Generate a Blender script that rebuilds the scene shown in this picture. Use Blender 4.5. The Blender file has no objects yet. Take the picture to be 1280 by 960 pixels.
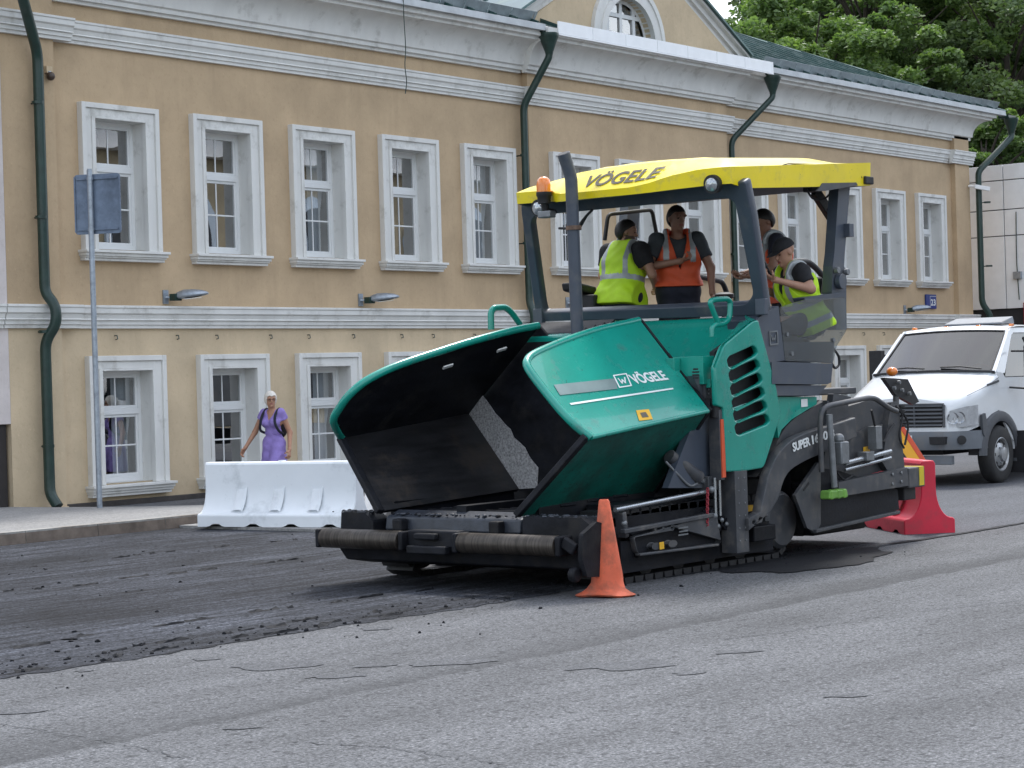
import bpy, bmesh, math, random
import numpy as np
from mathutils import Vector, Matrix
random.seed(7); np.random.seed(7)
SC = bpy.context.scene
COL = SC.collection
RAD = math.radians

# ---------------------------------------------------------------- survey of the place
# camera: 72 mm equivalent lens, eye height 1.65 m, street runs along +X, facade stands at Y = 22.5
FPX = 2560.0; EYE = np.array([0.0, 0.0, 1.65])
_th = math.atan(2050/FPX); _pi = -9/FPX
CF = np.array([math.cos(_th)*math.cos(_pi), math.sin(_th)*math.cos(_pi), math.sin(_pi)])
_R0 = np.array([math.sin(_th), -math.cos(_th), 0.0]); _U0 = np.cross(_R0, CF)
_ro = math.atan(0.03)
CR = _R0*math.cos(_ro)-_U0*math.sin(_ro); CU = _U0*math.cos(_ro)+_R0*math.sin(_ro)
def bearing(x, y): return CF*FPX+CR*(x-640)-CU*(y-480)
def at(axis, val, x, y):
    """survey point: the spot on a real plane (axis = val) seen along a measured bearing"""
    a = 'XYZ'.index(axis); r = bearing(x, y); return EYE+r*((val-EYE[a])/r[a])
def onplane(p0, n, x, y):
    r = bearing(x, y); return EYE+r*(np.dot(np.asarray(p0)-EYE, n)/np.dot(r, n))
def V(*a): return np.array(a, float)
def unit(v): v = np.asarray(v, float); return v/np.linalg.norm(v)

# ---------------------------------------------------------------- materials
def nt(name):
    m = bpy.data.materials.new(name); m.use_nodes = True
    t = m.node_tree; b = t.nodes['Principled BSDF']
    return m, t, b
def N(t, kind, **kw):
    n = t.nodes.new(kind)
    for k, v in kw.items():
        if k in n.inputs.keys(): n.inputs[k].default_value = v
        else: setattr(n, k, v)
    return n
def mixc(t, fac, a, b, blend='MIX'):
    n = t.nodes.new('ShaderNodeMix'); n.data_type = 'RGBA'; n.blend_type = blend
    for s, v in ((0, fac), (6, a), (7, b)):
        if hasattr(v, 'default_value') or hasattr(v, 'links'): t.links.new(v, n.inputs[s])
        else: n.inputs[s].default_value = v if s == 0 else (*v[:3], 1)
    return n.outputs[2]
def ramp(t, src, p0, p1, c0=(0, 0, 0), c1=(1, 1, 1)):
    r = t.nodes.new('ShaderNodeValToRGB'); e = r.color_ramp.elements
    e[0].position, e[1].position = p0, p1; e[0].color = (*c0, 1); e[1].color = (*c1, 1)
    t.links.new(src, r.inputs[0]); return r.outputs[0]
def noise(t, scale, detail=4, rough=.55, stretch=None, dist=0, off=None):
    tc = t.nodes.new('ShaderNodeTexCoord'); src = tc.outputs['Object']
    if stretch or off:
        mp = t.nodes.new('ShaderNodeMapping')
        if stretch: mp.inputs['Scale'].default_value = stretch
        if off: mp.inputs['Location'].default_value = off
        t.links.new(src, mp.inputs[0]); src = mp.outputs[0]
    n = N(t, 'ShaderNodeTexNoise', Scale=scale, Detail=detail, Roughness=rough, Distortion=dist)
    t.links.new(src, n.inputs['Vector']); return n.outputs['Fac']
def bump(t, b, src, strength, dist=.01, prev=None):
    n = N(t, 'ShaderNodeBump', Strength=strength, Distance=dist)
    t.links.new(src, n.inputs['Height'])
    if prev is not None: t.links.new(prev, n.inputs['Normal'])
    t.links.new(n.outputs[0], b.inputs['Normal']); return n.outputs[0]
def mat(name, col, rough=.5, metal=0., var=.12, scale=4, bmp=.0, bscale=80, dirt=None, dirt_amt=.4, dscale=2.5, coat=0., stretch=None, spec=.5, specks=None, runs=None):
    m, t, b = nt(name)
    lo = tuple(c*(1-var) for c in col); hi = tuple(min(1, c*(1+var)) for c in col)
    c = mixc(t, ramp(t, noise(t, scale, 5, .6, stretch), .3, .7), lo, hi)
    if dirt:
        d = ramp(t, noise(t, dscale, 7, .68, off=(3.1, 1.7, .4)), .62-dirt_amt*.35, .80-dirt_amt*.2)
        c = mixc(t, d, c, dirt)
        rr = mixc(t, d, (rough,)*3, (min(.95, rough+.3),)*3); t.links.new(rr, b.inputs['Roughness'])
    else:
        rr = mixc(t, noise(t, scale*3, 4), (max(.02, rough-.07),)*3, (min(1, rough+.1),)*3); t.links.new(rr, b.inputs['Roughness'])
    if specks: c = mixc(t, ramp(t, noise(t, 34, 3, .6, off=(5, 1, 2)), specks, specks+.03), c, (.02, .022, .024))
    if runs: c = mixc(t, ramp(t, noise(t, 9, 5, .7, (1.6, 1.6, .16), off=(2, 6, 1)), runs, runs+.16), c, tuple(x*.45+.012 for x in col))
    t.links.new(c, b.inputs['Base Color'])
    b.inputs['Metallic'].default_value = metal
    b.inputs['Coat Weight'].default_value = coat
    b.inputs['Specular IOR Level'].default_value = spec
    if bmp: bump(t, b, noise(t, bscale, 3, .6), bmp, .004)
    return m
def glass(name, tint=(1, 1, 1), refl=1.6, base=.05, rough=0.0, wave=.0):
    m, t, b = nt(name); t.nodes.remove(b)
    out = [n for n in t.nodes if n.type == 'OUTPUT_MATERIAL'][0]
    tr = N(t, 'ShaderNodeBsdfTransparent'); tr.inputs[0].default_value = (*tint, 1)
    gl = N(t, 'ShaderNodeBsdfGlossy', Roughness=rough); gl.inputs[0].default_value = (1, 1, 1, 1)
    fr = N(t, 'ShaderNodeFresnel', IOR=1.5); ge = t.nodes.new('ShaderNodeNewGeometry'); mr = t.nodes.new('ShaderNodeMapRange'); mr.inputs[3].default_value = 1.5; mr.inputs[4].default_value = 1/1.5
    t.links.new(ge.outputs['Backfacing'], mr.inputs[0]); t.links.new(mr.outputs[0], fr.inputs['IOR'])
    ma = N(t, 'ShaderNodeMath', operation='MULTIPLY_ADD'); ma.use_clamp = True
    ma.inputs[1].default_value = refl; ma.inputs[2].default_value = base
    t.links.new(fr.outputs[0], ma.inputs[0])
    mx = N(t, 'ShaderNodeMixShader'); t.links.new(ma.outputs[0], mx.inputs[0])
    t.links.new(tr.outputs[0], mx.inputs[1]); t.links.new(gl.outputs[0], mx.inputs[2])
    t.links.new(mx.outputs[0], out.inputs[0])
    if wave:
        bp = N(t, 'ShaderNodeBump', Strength=wave, Distance=.02); t.links.new(noise(t, 1.6, 1), bp.inputs['Height'])
        t.links.new(bp.outputs[0], gl.inputs['Normal'])
    return m

# ---------------------------------------------------------------- mesh builder
class G:
    def __init__(s): s.v = []; s.f = []; s.m = []; s.mats = []
    def mi(s, m):
        if m not in s.mats: s.mats.append(m)
        return s.mats.index(m)
    def add(s, vs, fs, m):
        o = len(s.v); s.v += [tuple(map(float, p)) for p in vs]; i = s.mi(m)
        for f in fs: s.f.append(tuple(o+k for k in f)); s.m.append(i)
        return s
    def poly(s, pts, m): return s.add(pts, [tuple(range(len(pts)))], m)
    def hexa(s, p, m):   # p: 4 bottom (ccw) + 4 top
        return s.add(p, [(3, 2, 1, 0), (4, 5, 6, 7), (0, 1, 5, 4), (1, 2, 6, 5), (2, 3, 7, 6), (3, 0, 4, 7)], m)
    def box(s, x0, x1, y0, y1, z0, z1, m):
        return s.hexa([(x0, y0, z0), (x1, y0, z0), (x1, y1, z0), (x0, y1, z0), (x0, y0, z1), (x1, y0, z1), (x1, y1, z1), (x0, y1, z1)], m)
    def bar(s, a, b, w, h, m, up=(0, 0, 1)):   # rectangular bar a -> b
        a = np.asarray(a, float); b = np.asarray(b, float); d = unit(b-a); r = unit(np.cross(d, up)); u = np.cross(r, d)
        q = lambda c: [c-r*w/2-u*h/2, c+r*w/2-u*h/2, c+r*w/2+u*h/2, c-r*w/2+u*h/2]
        A, B = q(a), q(b); return s.hexa([*A, *B], m)
    def prism(s, pts, vec, m, mback=None, mside=None):
        n = len(pts); P = [np.asarray(p, float) for p in pts]; Q = [p+np.asarray(vec, float) for p in P]
        s.add(P, [tuple(range(n))], m); s.add(Q, [tuple(reversed(range(n)))], mback or m)
        s.add(P+Q, [(i, (i+1) % n, n+(i+1) % n, n+i) for i in range(n)], mside or m); return s
    def tube(s, path, r, m, n=10):
        P = [np.asarray(p, float) for p in path]; k = len(P); R = r if hasattr(r, '__len__') else [r]*k
        up = None; vs = []
        for i in range(k):
            d = unit((P[min(i+1, k-1)]-P[max(i-1, 0)]))
            if up is None: up = unit(np.cross(d, (0.13, .27, .95) if abs(d[2]) < .9 else (1, .1, 0)))
            up = unit(up-d*np.dot(up, d)); w = np.cross(d, up)
            for j in range(n):
                a = 2*math.pi*j/n; vs.append(P[i]+(up*math.cos(a)+w*math.sin(a))*R[i])
        fs = [(i*n+j, i*n+(j+1) % n, (i+1)*n+(j+1) % n, (i+1)*n+j) for i in range(k-1) for j in range(n)]
        fs += [tuple(range(n-1, -1, -1)), tuple((k-1)*n+j for j in range(n))]
        return s.add(vs, fs, m)
    def cyl(s, a, b, r, m, n=24, r2=None): return s.tube([a, b], [r, r if r2 is None else r2], m, n)
    def lathe(s, c, axis, prof, m, n=32):   # prof: (radius, distance along axis)
        c = np.asarray(c, float); d = unit(axis); u = unit(np.cross(d, (0, 0, 1) if abs(d[2]) < .9 else (1, 0, 0))); w = np.cross(d, u)
        vs = [c+d*h+(u*math.cos(2*math.pi*j/n)+w*math.sin(2*math.pi*j/n))*r for r, h in prof for j in range(n)]
        k = len(prof)
        fs = [(i*n+j, i*n+(j+1) % n, (i+1)*n+(j+1) % n, (i+1)*n+j) for i in range(k-1) for j in range(n)]
        fs += [tuple(range(n-1, -1, -1)), tuple((k-1)*n+j for j in range(n))]
        return s.add(vs, fs, m)
    def ball(s, c, r, m, sc=(1, 1, 1), n=16, k=10):
        prof = [(max(1e-4, r*math.sin(math.pi*i/k)), -r*math.cos(math.pi*i/k)) for i in range(k+1)]
        o = len(s.v); s.lathe((0, 0, 0), (0, 0, 1), prof, m, n)
        for i in range(o, len(s.v)): p = s.v[i]; s.v[i] = tuple(p[j]*sc[j]+c[j] for j in range(3))
        return s
    def loft(s, rows, m, closed=False, caps=False):   # rows of equal length
        n = len(rows[0]); vs = [p for r in rows for p in r]; k = len(rows)
        jn = n if closed else n-1
        fs = [(i*n+j, i*n+(j+1) % n, (i+1)*n+(j+1) % n, (i+1)*n+j) for i in range(k-1) for j in range(jn)]
        if caps: fs += [tuple(range(n-1, -1, -1)), tuple((k-1)*n+j for j in range(n))]
        return s.add(vs, fs, m)
    def extrude_x(s, prof, x0, x1, m):   # closed profile of (y, z) run along X
        return s.prism([(x0, y, z) for y, z in prof], (x1-x0, 0, 0), m)
    def mesh(s, name, smooth=35, off=(0, 0, 0)):
        me = bpy.data.meshes.new(name); o = np.asarray(off)
        me.from_pydata([tuple(np.asarray(p)-o) for p in s.v], [], s.f)
        for m in s.mats: me.materials.append(m)
        me.polygons.foreach_set('material_index', s.m)
        bm = bmesh.new(); bm.from_mesh(me); bmesh.ops.recalc_face_normals(bm, faces=bm.faces); bm.to_mesh(me); bm.free()
        if smooth:
            me.polygons.foreach_set('use_smooth', [True]*len(me.polygons)); me.set_sharp_from_angle(angle=RAD(smooth))
        me.update(); return me
    def build(s, name, parent=None, smooth=35, bevel=0, loc=None, seg=2):
        """parented meshes are modelled in world space and moved into the frame of their thing"""
        off = origin_of(parent) if parent is not None else (loc if loc is not None else (0, 0, 0))
        o = bpy.data.objects.new(name, s.mesh(name, smooth, off)); COL.objects.link(o)
        if parent is not None: o.parent = parent
        elif loc is not None: o.location = loc
        if bevel:
            b = o.modifiers.new('edge', 'BEVEL'); b.width = bevel; b.segments = seg; b.limit_method = 'ANGLE'; b.angle_limit = RAD(40)
            b.harden_normals = False
        return o
def origin_of(o):
    p = np.zeros(3)
    while o is not None: p = p+np.array(o.location); o = o.parent
    return p
def tag(o, label, cat, group=None):
    o['label'] = label; o['category'] = cat
    if group: o['group'] = group
    return o
def struct(o, kind='structure'): o['kind'] = kind; return o
def thing(name, loc, label, cat, group=None, yaw=0):
    o = bpy.data.objects.new(name, None); COL.objects.link(o); o.location = loc; o.rotation_euler = (0, 0, yaw)
    o.empty_display_size = .2
    return tag(o, label, cat, group)
def dup(o, parent=None):
    c = o.copy(); COL.objects.link(c)
    if parent is not None: c.parent = parent
    for ch in list(o.children): dup(ch, c)
    return c
def place_mesh(name, me, parent, off=None):
    o = bpy.data.objects.new(name, me); COL.objects.link(o)
    if parent is not None: o.parent = parent
    return o
def plate(name, parent, outer, holes, o, ux, uy, thick, m, bev=0.0):
    """flat plate with openings: outlines are 2-D in the frame (o, ux, uy)"""
    cu = bpy.data.curves.new('outline', 'CURVE'); cu.dimensions = '2D'; cu.fill_mode = 'BOTH'
    cu.extrude = max(1e-4, thick/2-bev); cu.bevel_depth = bev; cu.bevel_resolution = 1; cu.offset = -bev
    for ring in [outer]+holes:
        sp = cu.splines.new('POLY'); sp.points.add(len(ring)-1); sp.use_cyclic_u = True
        for i, p in enumerate(ring): sp.points[i].co = (p[0], p[1], 0, 1)
    ob = bpy.data.objects.new('outline', cu); COL.objects.link(ob)
    dg = bpy.context.evaluated_depsgraph_get(); dg.update()
    me = bpy.data.meshes.new_from_object(ob.evaluated_get(dg)); bpy.data.objects.remove(ob); bpy.data.curves.remove(cu)
    ux = unit(ux); uy = unit(np.asarray(uy)-ux*np.dot(ux, uy)); uz = np.cross(ux, uy)
    off = origin_of(parent) if parent is not None else np.zeros(3)
    c = np.array([v.co for v in me.vertices]); w = np.asarray(o)+c[:, :1]*ux+c[:, 1:2]*uy+c[:, 2:]*uz-off
    me.vertices.foreach_set('co', w.ravel()); me.materials.clear(); me.materials.append(m); me.update()
    me.polygons.foreach_set('use_smooth', [True]*len(me.polygons)); me.set_sharp_from_angle(angle=RAD(35))
    me.name = name
    return place_mesh(name, me, parent)
def rounded(pts, r, n=4):
    """round every corner of a closed 2-D outline"""
    out = []; k = len(pts); P = [np.asarray(p, float)[:2] for p in pts]
    R = r if hasattr(r, '__len__') else [r]*k
    for i in range(k):
        a, b, c = P[i-1], P[i], P[(i+1) % k]; da = a-b; dc = c-b
        t = min(R[i], .45*np.linalg.norm(da), .45*np.linalg.norm(dc))
        p, q = b+unit(da)*t, b+unit(dc)*t
        for j in range(n+1):
            s = j/n; out.append(p*(1-s)**2+2*b*s*(1-s)+q*s*s)
    return out
def smooth_path(pts, n=6):
    P = [np.asarray(p, float) for p in pts]; out = []
    for i in range(len(P)-1):
        p0, p1, p2, p3 = P[max(i-1, 0)], P[i], P[i+1], P[min(i+2, len(P)-1)]
        for j in range(n):
            t = j/n; out.append(.5*((2*p1)+(-p0+p2)*t+(2*p0-5*p1+4*p2-p3)*t*t+(-p0+3*p1-3*p2+p3)*t**3))
    out.append(P[-1]); return out
def fillet_path(pts, r, n=4):
    P = [np.asarray(p, float) for p in pts]; out = [P[0]]
    for i in range(1, len(P)-1):
        a, b, c = P[i-1], P[i], P[i+1]; da, dc = a-b, c-b
        t = min(r, .45*np.linalg.norm(da), .45*np.linalg.norm(dc)); p, q = b+unit(da)*t, b+unit(dc)*t
        for j in range(n+1): s = j/n; out.append(p*(1-s)**2+2*b*s*(1-s)+q*s*s)
    out.append(P[-1]); return out
def lettering(name, parent, body, p0, p1, h, updir, m, bold=.0, shear=0, thick=.004, spacing=1.0, follow=None):
    """raised flat letters: baseline p0 -> p1, cap height h"""
    cu = bpy.data.curves.new('letters', 'FONT'); cu.body = body; cu.size = 1; cu.offset = bold; cu.shear = shear; cu.extrude = .004; cu.space_character = spacing
    ob = bpy.data.objects.new('letters', cu); COL.objects.link(ob)
    dg = bpy.context.evaluated_depsgraph_get(); dg.update()
    me = bpy.data.meshes.new_from_object(ob.evaluated_get(dg)); bpy.data.objects.remove(ob); bpy.data.curves.remove(cu)
    c = np.array([v.co for v in me.vertices]); x0, x1 = c[:, 0].min(), c[:, 0].max()
    p0 = np.asarray(p0, float); p1 = np.asarray(p1, float); ux = p1-p0; uy = unit(np.asarray(updir)-unit(ux)*np.dot(unit(ux), updir)); uz = np.cross(unit(ux), uy)
    cap = .729
    off = origin_of(parent)
    if follow is None: w = p0+((c[:, :1]-x0)/(x1-x0))*ux+(c[:, 1:2]/cap)*h*uy+(c[:, 2:]/.004)*thick*.5*uz-off
    else: w = np.array([follow((q[0]-x0)/(x1-x0), q[1]/cap, q[2]/.004*thick*.5) for q in c])-off
    me.vertices.foreach_set('co', w.ravel()); me.materials.clear(); me.materials.append(m); me.update(); me.name = name
    return place_mesh(name, me, parent)
# ---------------------------------------------------------------- shared materials
def stucco(name, col, dark, streak=.5):
    m, t, b = nt(name)
    c = mixc(t, ramp(t, noise(t, 1.1, 6, .62), .3, .72), tuple(x*.84 for x in col), tuple(min(1, x*1.10) for x in col))
    c = mixc(t, ramp(t, noise(t, 17, 4, .7, (1, 1, .8), off=(4, 2, 8)), .54, .66), c, mixc(t, 1, c, (.93, .92, .91), 'MULTIPLY'))
    st = ramp(t, noise(t, 2.2, 6, .7, (1, 1, .10)), .50, .74)
    f = t.nodes.new('ShaderNodeMath'); f.operation = 'MULTIPLY'; f.inputs[1].default_value = streak; t.links.new(st, f.inputs[0])
    c = mixc(t, f.outputs[0], c, dark)
    sp = ramp(t, noise(t, 26, 3, .6, (1, 1, .6)), .63, .72); f2 = t.nodes.new('ShaderNodeMath'); f2.operation = 'MULTIPLY'; f2.inputs[1].default_value = .22; t.links.new(sp, f2.inputs[0])
    c = mixc(t, f2.outputs[0], c, tuple(x*1.5 for x in col))
    t.links.new(c, b.inputs['Base Color']); b.inputs['Roughness'].default_value = .88; b.inputs['Specular IOR Level'].default_value = .25
    n1 = bump(t, b, noise(t, 38, 5, .65), .35, .008); bump(t, b, noise(t, 2.2, 3), .25, .02, n1)
    return m
STUCCO = stucco('ochre stucco', (.515, .382, .245), (.38, .28, .18), .5)
STUCCO2 = stucco('pale ochre stucco', (.60, .478, .325), (.45, .355, .24), .45)
PLASTER = mat('white moulding plaster', (.68, .675, .65), .8, var=.07, scale=3, bmp=.15, bscale=40, dirt=(.44, .43, .40), dirt_amt=.22, dscale=3, spec=.25, stretch=(1, 1, .4))
SASHW = mat('white sash paint', (.72, .73, .73), .4, var=.03)
PINK = stucco('pinkish white stucco', (.62, .56, .54), (.5, .43, .4), .4)
PLINTH = mat('dark plinth stone', (.045, .038, .035), .6, var=.3, scale=9, bmp=.3, bscale=30)
PANE = glass('window glass', (.78, .82, .84), 3.2, .17, 0, .06)
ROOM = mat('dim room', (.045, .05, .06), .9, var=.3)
CURTAIN = mat('curtain cloth', (.62, .64, .66), .9, var=.06, stretch=(14, 1, .3))
ROOFG = mat('green roof sheet', (.045, .095, .092), .3, .35, var=.2, scale=2, dirt=(.17, .22, .21), dirt_amt=.35)
ROOFK = mat('grey green guard sheet', (.27, .32, .34), .35, .4, var=.2, scale=5)
PIPE = mat('dark green pipe paint', (.012, .035, .028), .35, var=.25, scale=8, dirt=(.05, .07, .06), dirt_amt=.2)
GALV = mat('galvanised steel', (.34, .38, .43), .42, .65, var=.15, scale=14, dirt=(.22, .24, .27), dirt_amt=.3, dscale=6)
WHITEP = mat('white metal cladding', (.86, .87, .88), .35, var=.04)
def asphalt(name, lo, hi, big=.25, spk=95, groove=0, joint=None, blot=None):
    m, t, b = nt(name)
    s1 = noise(t, spk, 2, .75); s2 = noise(t, spk*.31, 3, .7)
    sp = mixc(t, ramp(t, s1, .36, .66), lo, hi)
    sp = mixc(t, ramp(t, noise(t, spk*.62, 2, .8, off=(9, 4, 0)), .58, .70), sp, tuple(x*1.45 for x in hi))
    sp = mixc(t, ramp(t, s2, .52, .68), sp, tuple(x*.8 for x in lo))
    bg = ramp(t, noise(t, .8, 7, .65, (.45, 1.5, 1)), .33, .70)
    c = mixc(t, bg, mixc(t, 1, sp, (1-big,)*3, 'MULTIPLY'), mixc(t, 1, sp, (1+big*.6,)*3, 'MULTIPLY'))
    if groove:
        gr = noise(t, 6, 6, .8, (.13, 1.5, 1), dist=.6); gm = ramp(t, gr, .38, .64)
        c = mixc(t, gm, mixc(t, 1, c, (.34, .34, .36), 'MULTIPLY'), mixc(t, 1, c, (1.9,)*3, 'MULTIPLY'))
        c = mixc(t, ramp(t, noise(t, .55, 5, .6, (.5, 1, 1), off=(2, 9, 0)), .40, .62), mixc(t, 1, c, (.62, .62, .63), 'MULTIPLY'), c)
    if joint is not None:
        tc = t.nodes.new('ShaderNodeTexCoord'); sx = t.nodes.new('ShaderNodeSeparateXYZ'); t.links.new(tc.outputs['Object'], sx.inputs[0])
        def fade(y, wobble, w0, w1, ns):
            a = N(t, 'ShaderNodeMath', operation='MULTIPLY_ADD'); t.links.new(noise(t, ns, 6, .7), a.inputs[0]); a.inputs[1].default_value = wobble; t.links.new(sx.outputs['Y'], a.inputs[2])
            r = t.nodes.new('ShaderNodeMapRange'); r.inputs[1].default_value = y+wobble*.5+w0; r.inputs[2].default_value = y+wobble*.5+w1; t.links.new(a.outputs[0], r.inputs[0]); return r.outputs[0]
        up = fade(joint, .25, -.03, .02, 2.5); dn = fade(joint, .7, .02, .5, 2.2)
        f = N(t, 'ShaderNodeMath', operation='SUBTRACT'); f.use_clamp = True; t.links.new(up, f.inputs[0]); t.links.new(dn, f.inputs[1])
        g = N(t, 'ShaderNodeMath', operation='MULTIPLY'); g.inputs[1].default_value = .55; t.links.new(f.outputs[0], g.inputs[0])
        c = mixc(t, g.outputs[0], c, tuple(x*.5 for x in lo))
    if blot:
        bl = ramp(t, noise(t, 1.7, 5, .55, (.7, 1.6, 1), off=(1.3, 7.7, 0)), .655, .70)
        c = mixc(t, bl, c, blot)
    t.links.new(c, b.inputs['Base Color']); b.inputs['Roughness'].default_value = .85; b.inputs['Specular IOR Level'].default_value = .2 if groove else .3
    n1 = bump(t, b, s1, .7, .008)
    n2 = bump(t, b, s2, .45, .02, n1)
    if groove: bump(t, b, noise(t, 9, 5, .75, (.10, 1.6, 1), dist=.25), .9, .03, n2)
    return m
ROADM = asphalt('worn grey asphalt', (.046, .048, .052), (.178, .181, .190), .36, 56, joint=7.45)
MILLM = asphalt('milled tar coated asphalt', (.011, .013, .018), (.082, .088, .104), .55, 46, groove=1)
FRESHM = asphalt('fresh smooth asphalt', (.056, .059, .068), (.118, .123, .135), .18, 60)
STAINM = asphalt('damp stain', (.052, .054, .059), (.128, .131, .139), .1, 60)
TARM = mat('spilled bitumen', (.012, .013, .016), .7, var=.5, scale=30, bmp=1, bscale=45, spec=.15)
PAVEM = asphalt('pavement slabs', (.24, .235, .23), (.33, .325, .315), .12, 60)
KERBM = mat('granite kerb', (.33, .32, .30), .8, var=.15, scale=20, bmp=.3, bscale=60, dirt=(.12, .085, .06), dirt_amt=.45, dscale=1.8)
KERBF = mat('muddy kerb face', (.17, .135, .11), .85, var=.35, scale=5, bmp=.5, bscale=40)

# ---------------------------------------------------------------- ground
def sheet(name, pts, z, m):
    g = G(); g.poly([(x, y, z) for x, y in pts], m); return struct(g.build(name, smooth=0))
sheet('road', [(-120, -140), (320, -140), (320, 260), (-120, 260)], 0, ROADM)
def edge_y(x): return float(np.interp(x, [-20, 7.3, 12.5, 18, 30, 80], [10.4, 9.70, 9.44, 9.02, 8.9, 8.6]))
rr = random.Random(3)
xs = np.arange(-12, 16.9, .09)
near = [(x, edge_y(x)+.05*math.sin(x*2.1)*rr.random()+rr.uniform(-.035, .035)) for x in xs]
sheet('milled_road_strip', near+[(16.95, edge_y(16.95)), (16.95, 18.02), (-12, 18.02)], .004, MILLM)
xs = np.concatenate([np.arange(16.95, 30, .15), [60, 120]])
sheet('fresh_road_lane', [(x, edge_y(x)+rr.uniform(-.02, .02)) for x in xs]+[(120, 18.02), (16.95, 18.02)], .004, FRESHM)
# dark overlap strip along the fresh lane edge, bitumen patch beside the machine
g = G(); pts = []
for i in range(70):
    a = 2*math.pi*i/70; r = 1+.10*math.sin(3*a+1)+.07*math.sin(7*a)+rr.uniform(-.05, .05)
    pts.append((15.2+1.15*r*math.cos(a), 8.98+.50*r*math.sin(a), .008))
g.poly(pts, TARM); struct(g.build('bitumen_patch', smooth=0))
g = G(); xs = np.arange(16.9, 40, .12)
g.poly([(x, edge_y(x)-.015-rr.random()*.03, .008) for x in xs]+[(x, edge_y(x)+.03+rr.random()*.04, .008) for x in xs[::-1]], TARM); struct(g.build('joint_seal', smooth=0))
# dark stains on the old asphalt
g = G(); rs = random.Random(21)
for (px, py, a_, b_) in ((342, 832, .30, .13), (257, 824, .10, .05), (467, 832, .14, .06), (565, 828, .30, .10), (470, 786, .13, .06), (775, 833, .36, .12), (922, 815, .16, .05), (105, 839, .06, .03), (20, 890, .16, .06), (860, 842, .10, .04), (88, 800, .07, .03), (1060, 870, .12, .04), (300, 911, .11, .02), (420, 846, .2, .05)):
    c = at('Z', 0, px, py); ph = [rs.uniform(0, 6.28) for _ in range(4)]; n = 30
    g.poly([(c[0]+(a_*math.cos(q)*.65+b_*math.sin(q)*.8)*(1+.22*math.sin(3*q+ph[0])+.14*math.sin(5*q+ph[1])+.06*math.sin(9*q+ph[2])), c[1]-(a_*math.cos(q)*.65)*(1+.2*math.sin(3*q+ph[3]))*.9+b_*1.2*math.sin(q), .004) for q in np.linspace(0, 6.283, n+1)[:-1]], STAINM)
struct(g.build('road_stains', smooth=0), 'stuff')
# hair cracks
g = G(); rs = random.Random(31)
for pth in (((370, 928), (470, 934), (560, 946), (640, 957)), ((0, 905), (120, 925), (230, 948)), ((900, 800), (1010, 786), (1120, 768), (1270, 752))):
    P_ = smooth_path([at('Z', 0, *q) for q in pth], 16); P_ = [p+V(rs.gauss(0, .014), rs.gauss(0, .014), 0) for p in P_]
    for a, b in zip(P_[:-1], P_[1:]):
        if rs.random() < .12: continue
        d = unit(b-a); n_ = V(-d[1], d[0], 0)*rs.uniform(.002, .006); g.poly([a-n_+V(0, 0, .0042), b-n_*.8+V(0, 0, .0042), b+n_*.8+V(0, 0, .0042), a+n_+V(0, 0, .0042)], STAINM)
struct(g.build('road_cracks', smooth=0), 'stuff')
# loose lumps of tar
g = G(); rs = random.Random(11)
for i in range(800):
    x = rs.uniform(5.5, 16.5)
    if i % 3: y = edge_y(x)+abs(rs.gauss(0, .35))+.02
    else: y = rs.uniform(edge_y(x), 17.8)
    if i % 17 == 0: y = edge_y(x)-abs(rs.gauss(0, .5))
    r = rs.choice([.004, .005, .006, .008, .010, .015])*rs.uniform(.7, 1.2)
    o = len(g.v); g.lathe((x, y, .002), (0, 0, 1), [(r, 0), (r*rs.uniform(.7, 1.1), r*.6), (r*.4, r*rs.uniform(.8, 1.2))], TARM, 6)
    for k in range(o, len(g.v)): p = g.v[k]; g.v[k] = (p[0]+rs.uniform(-.3, .3)*r, p[1]+rs.uniform(-.3, .3)*r, p[2])
struct(g.build('asphalt_crumbs', smooth=0), 'stuff')
# ragged ridges of scraped tar along the milling lines
g = G(); rs = random.Random(5)
for (y0, x0, x1) in ((.12, 7.5, 11.6), (1.15, 8.2, 12.0), (.4, 8.4, 10.9), (4.2, 10.5, 13.5), (6.1, 10.5, 15.5)):
    x = x0
    while x < x1:
        L = rs.uniform(.05, .35); y = edge_y(x)+y0+rs.gauss(0, .05); n = max(3, int(L/.05)); w = rs.uniform(.008, .03)
        up = [(x+L*k/n, y+w*rs.uniform(.3, 1), .006+rs.uniform(0, .02)) for k in range(n+1)]; lo = [(x+L*k/n, y-w*rs.uniform(.3, 1), .005) for k in range(n+1)]
        g.loft([lo, [((a[0]+b[0])/2, (a[1]+b[1])/2, .008+rs.uniform(0, .014)) for a, b in zip(lo, up)], up], TARM); x += L+rs.uniform(.02, .5)
struct(g.build('tar_ridges', smooth=0), 'stuff')
# kerb and pavement: the pavement falls away from the kerb towards the house further along
def pav_z(x, y):
    d = min(.36, max(0, (x-16.9)*.072)); return .13-d*min(1, max(0, (y-18.15)/4.3))
g = G(); x = -10.0
while x < 46:
    L = 1.0; z0 = .14
    g.hexa([(x+.004, 18.02, -.1), (x+L-.004, 18.02, -.1), (x+L-.004, 18.16, -.1), (x+.004, 18.16, -.1), (x+.004, 18.03, z0), (x+L-.004, 18.03, z0), (x+L-.004, 18.16, z0), (x+.004, 18.16, z0)], KERBM)
    g.poly([(x+.004, 18.017, 0), (x+L-.004, 18.017, 0), (x+L-.004, 18.024, z0-.02), (x+.004, 18.024, z0-.02)], KERBF); x += L
struct(g.build('kerb', smooth=0))
g = G(); X = np.concatenate([[-40], np.arange(-10, 46.2, .8)]); Y = np.linspace(18.16, 22.48, 7)
g.loft([[(x, y, pav_z(x, y)) for x in X] for y in Y], PAVEM); struct(g.build('pavement', smooth=60))
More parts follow.
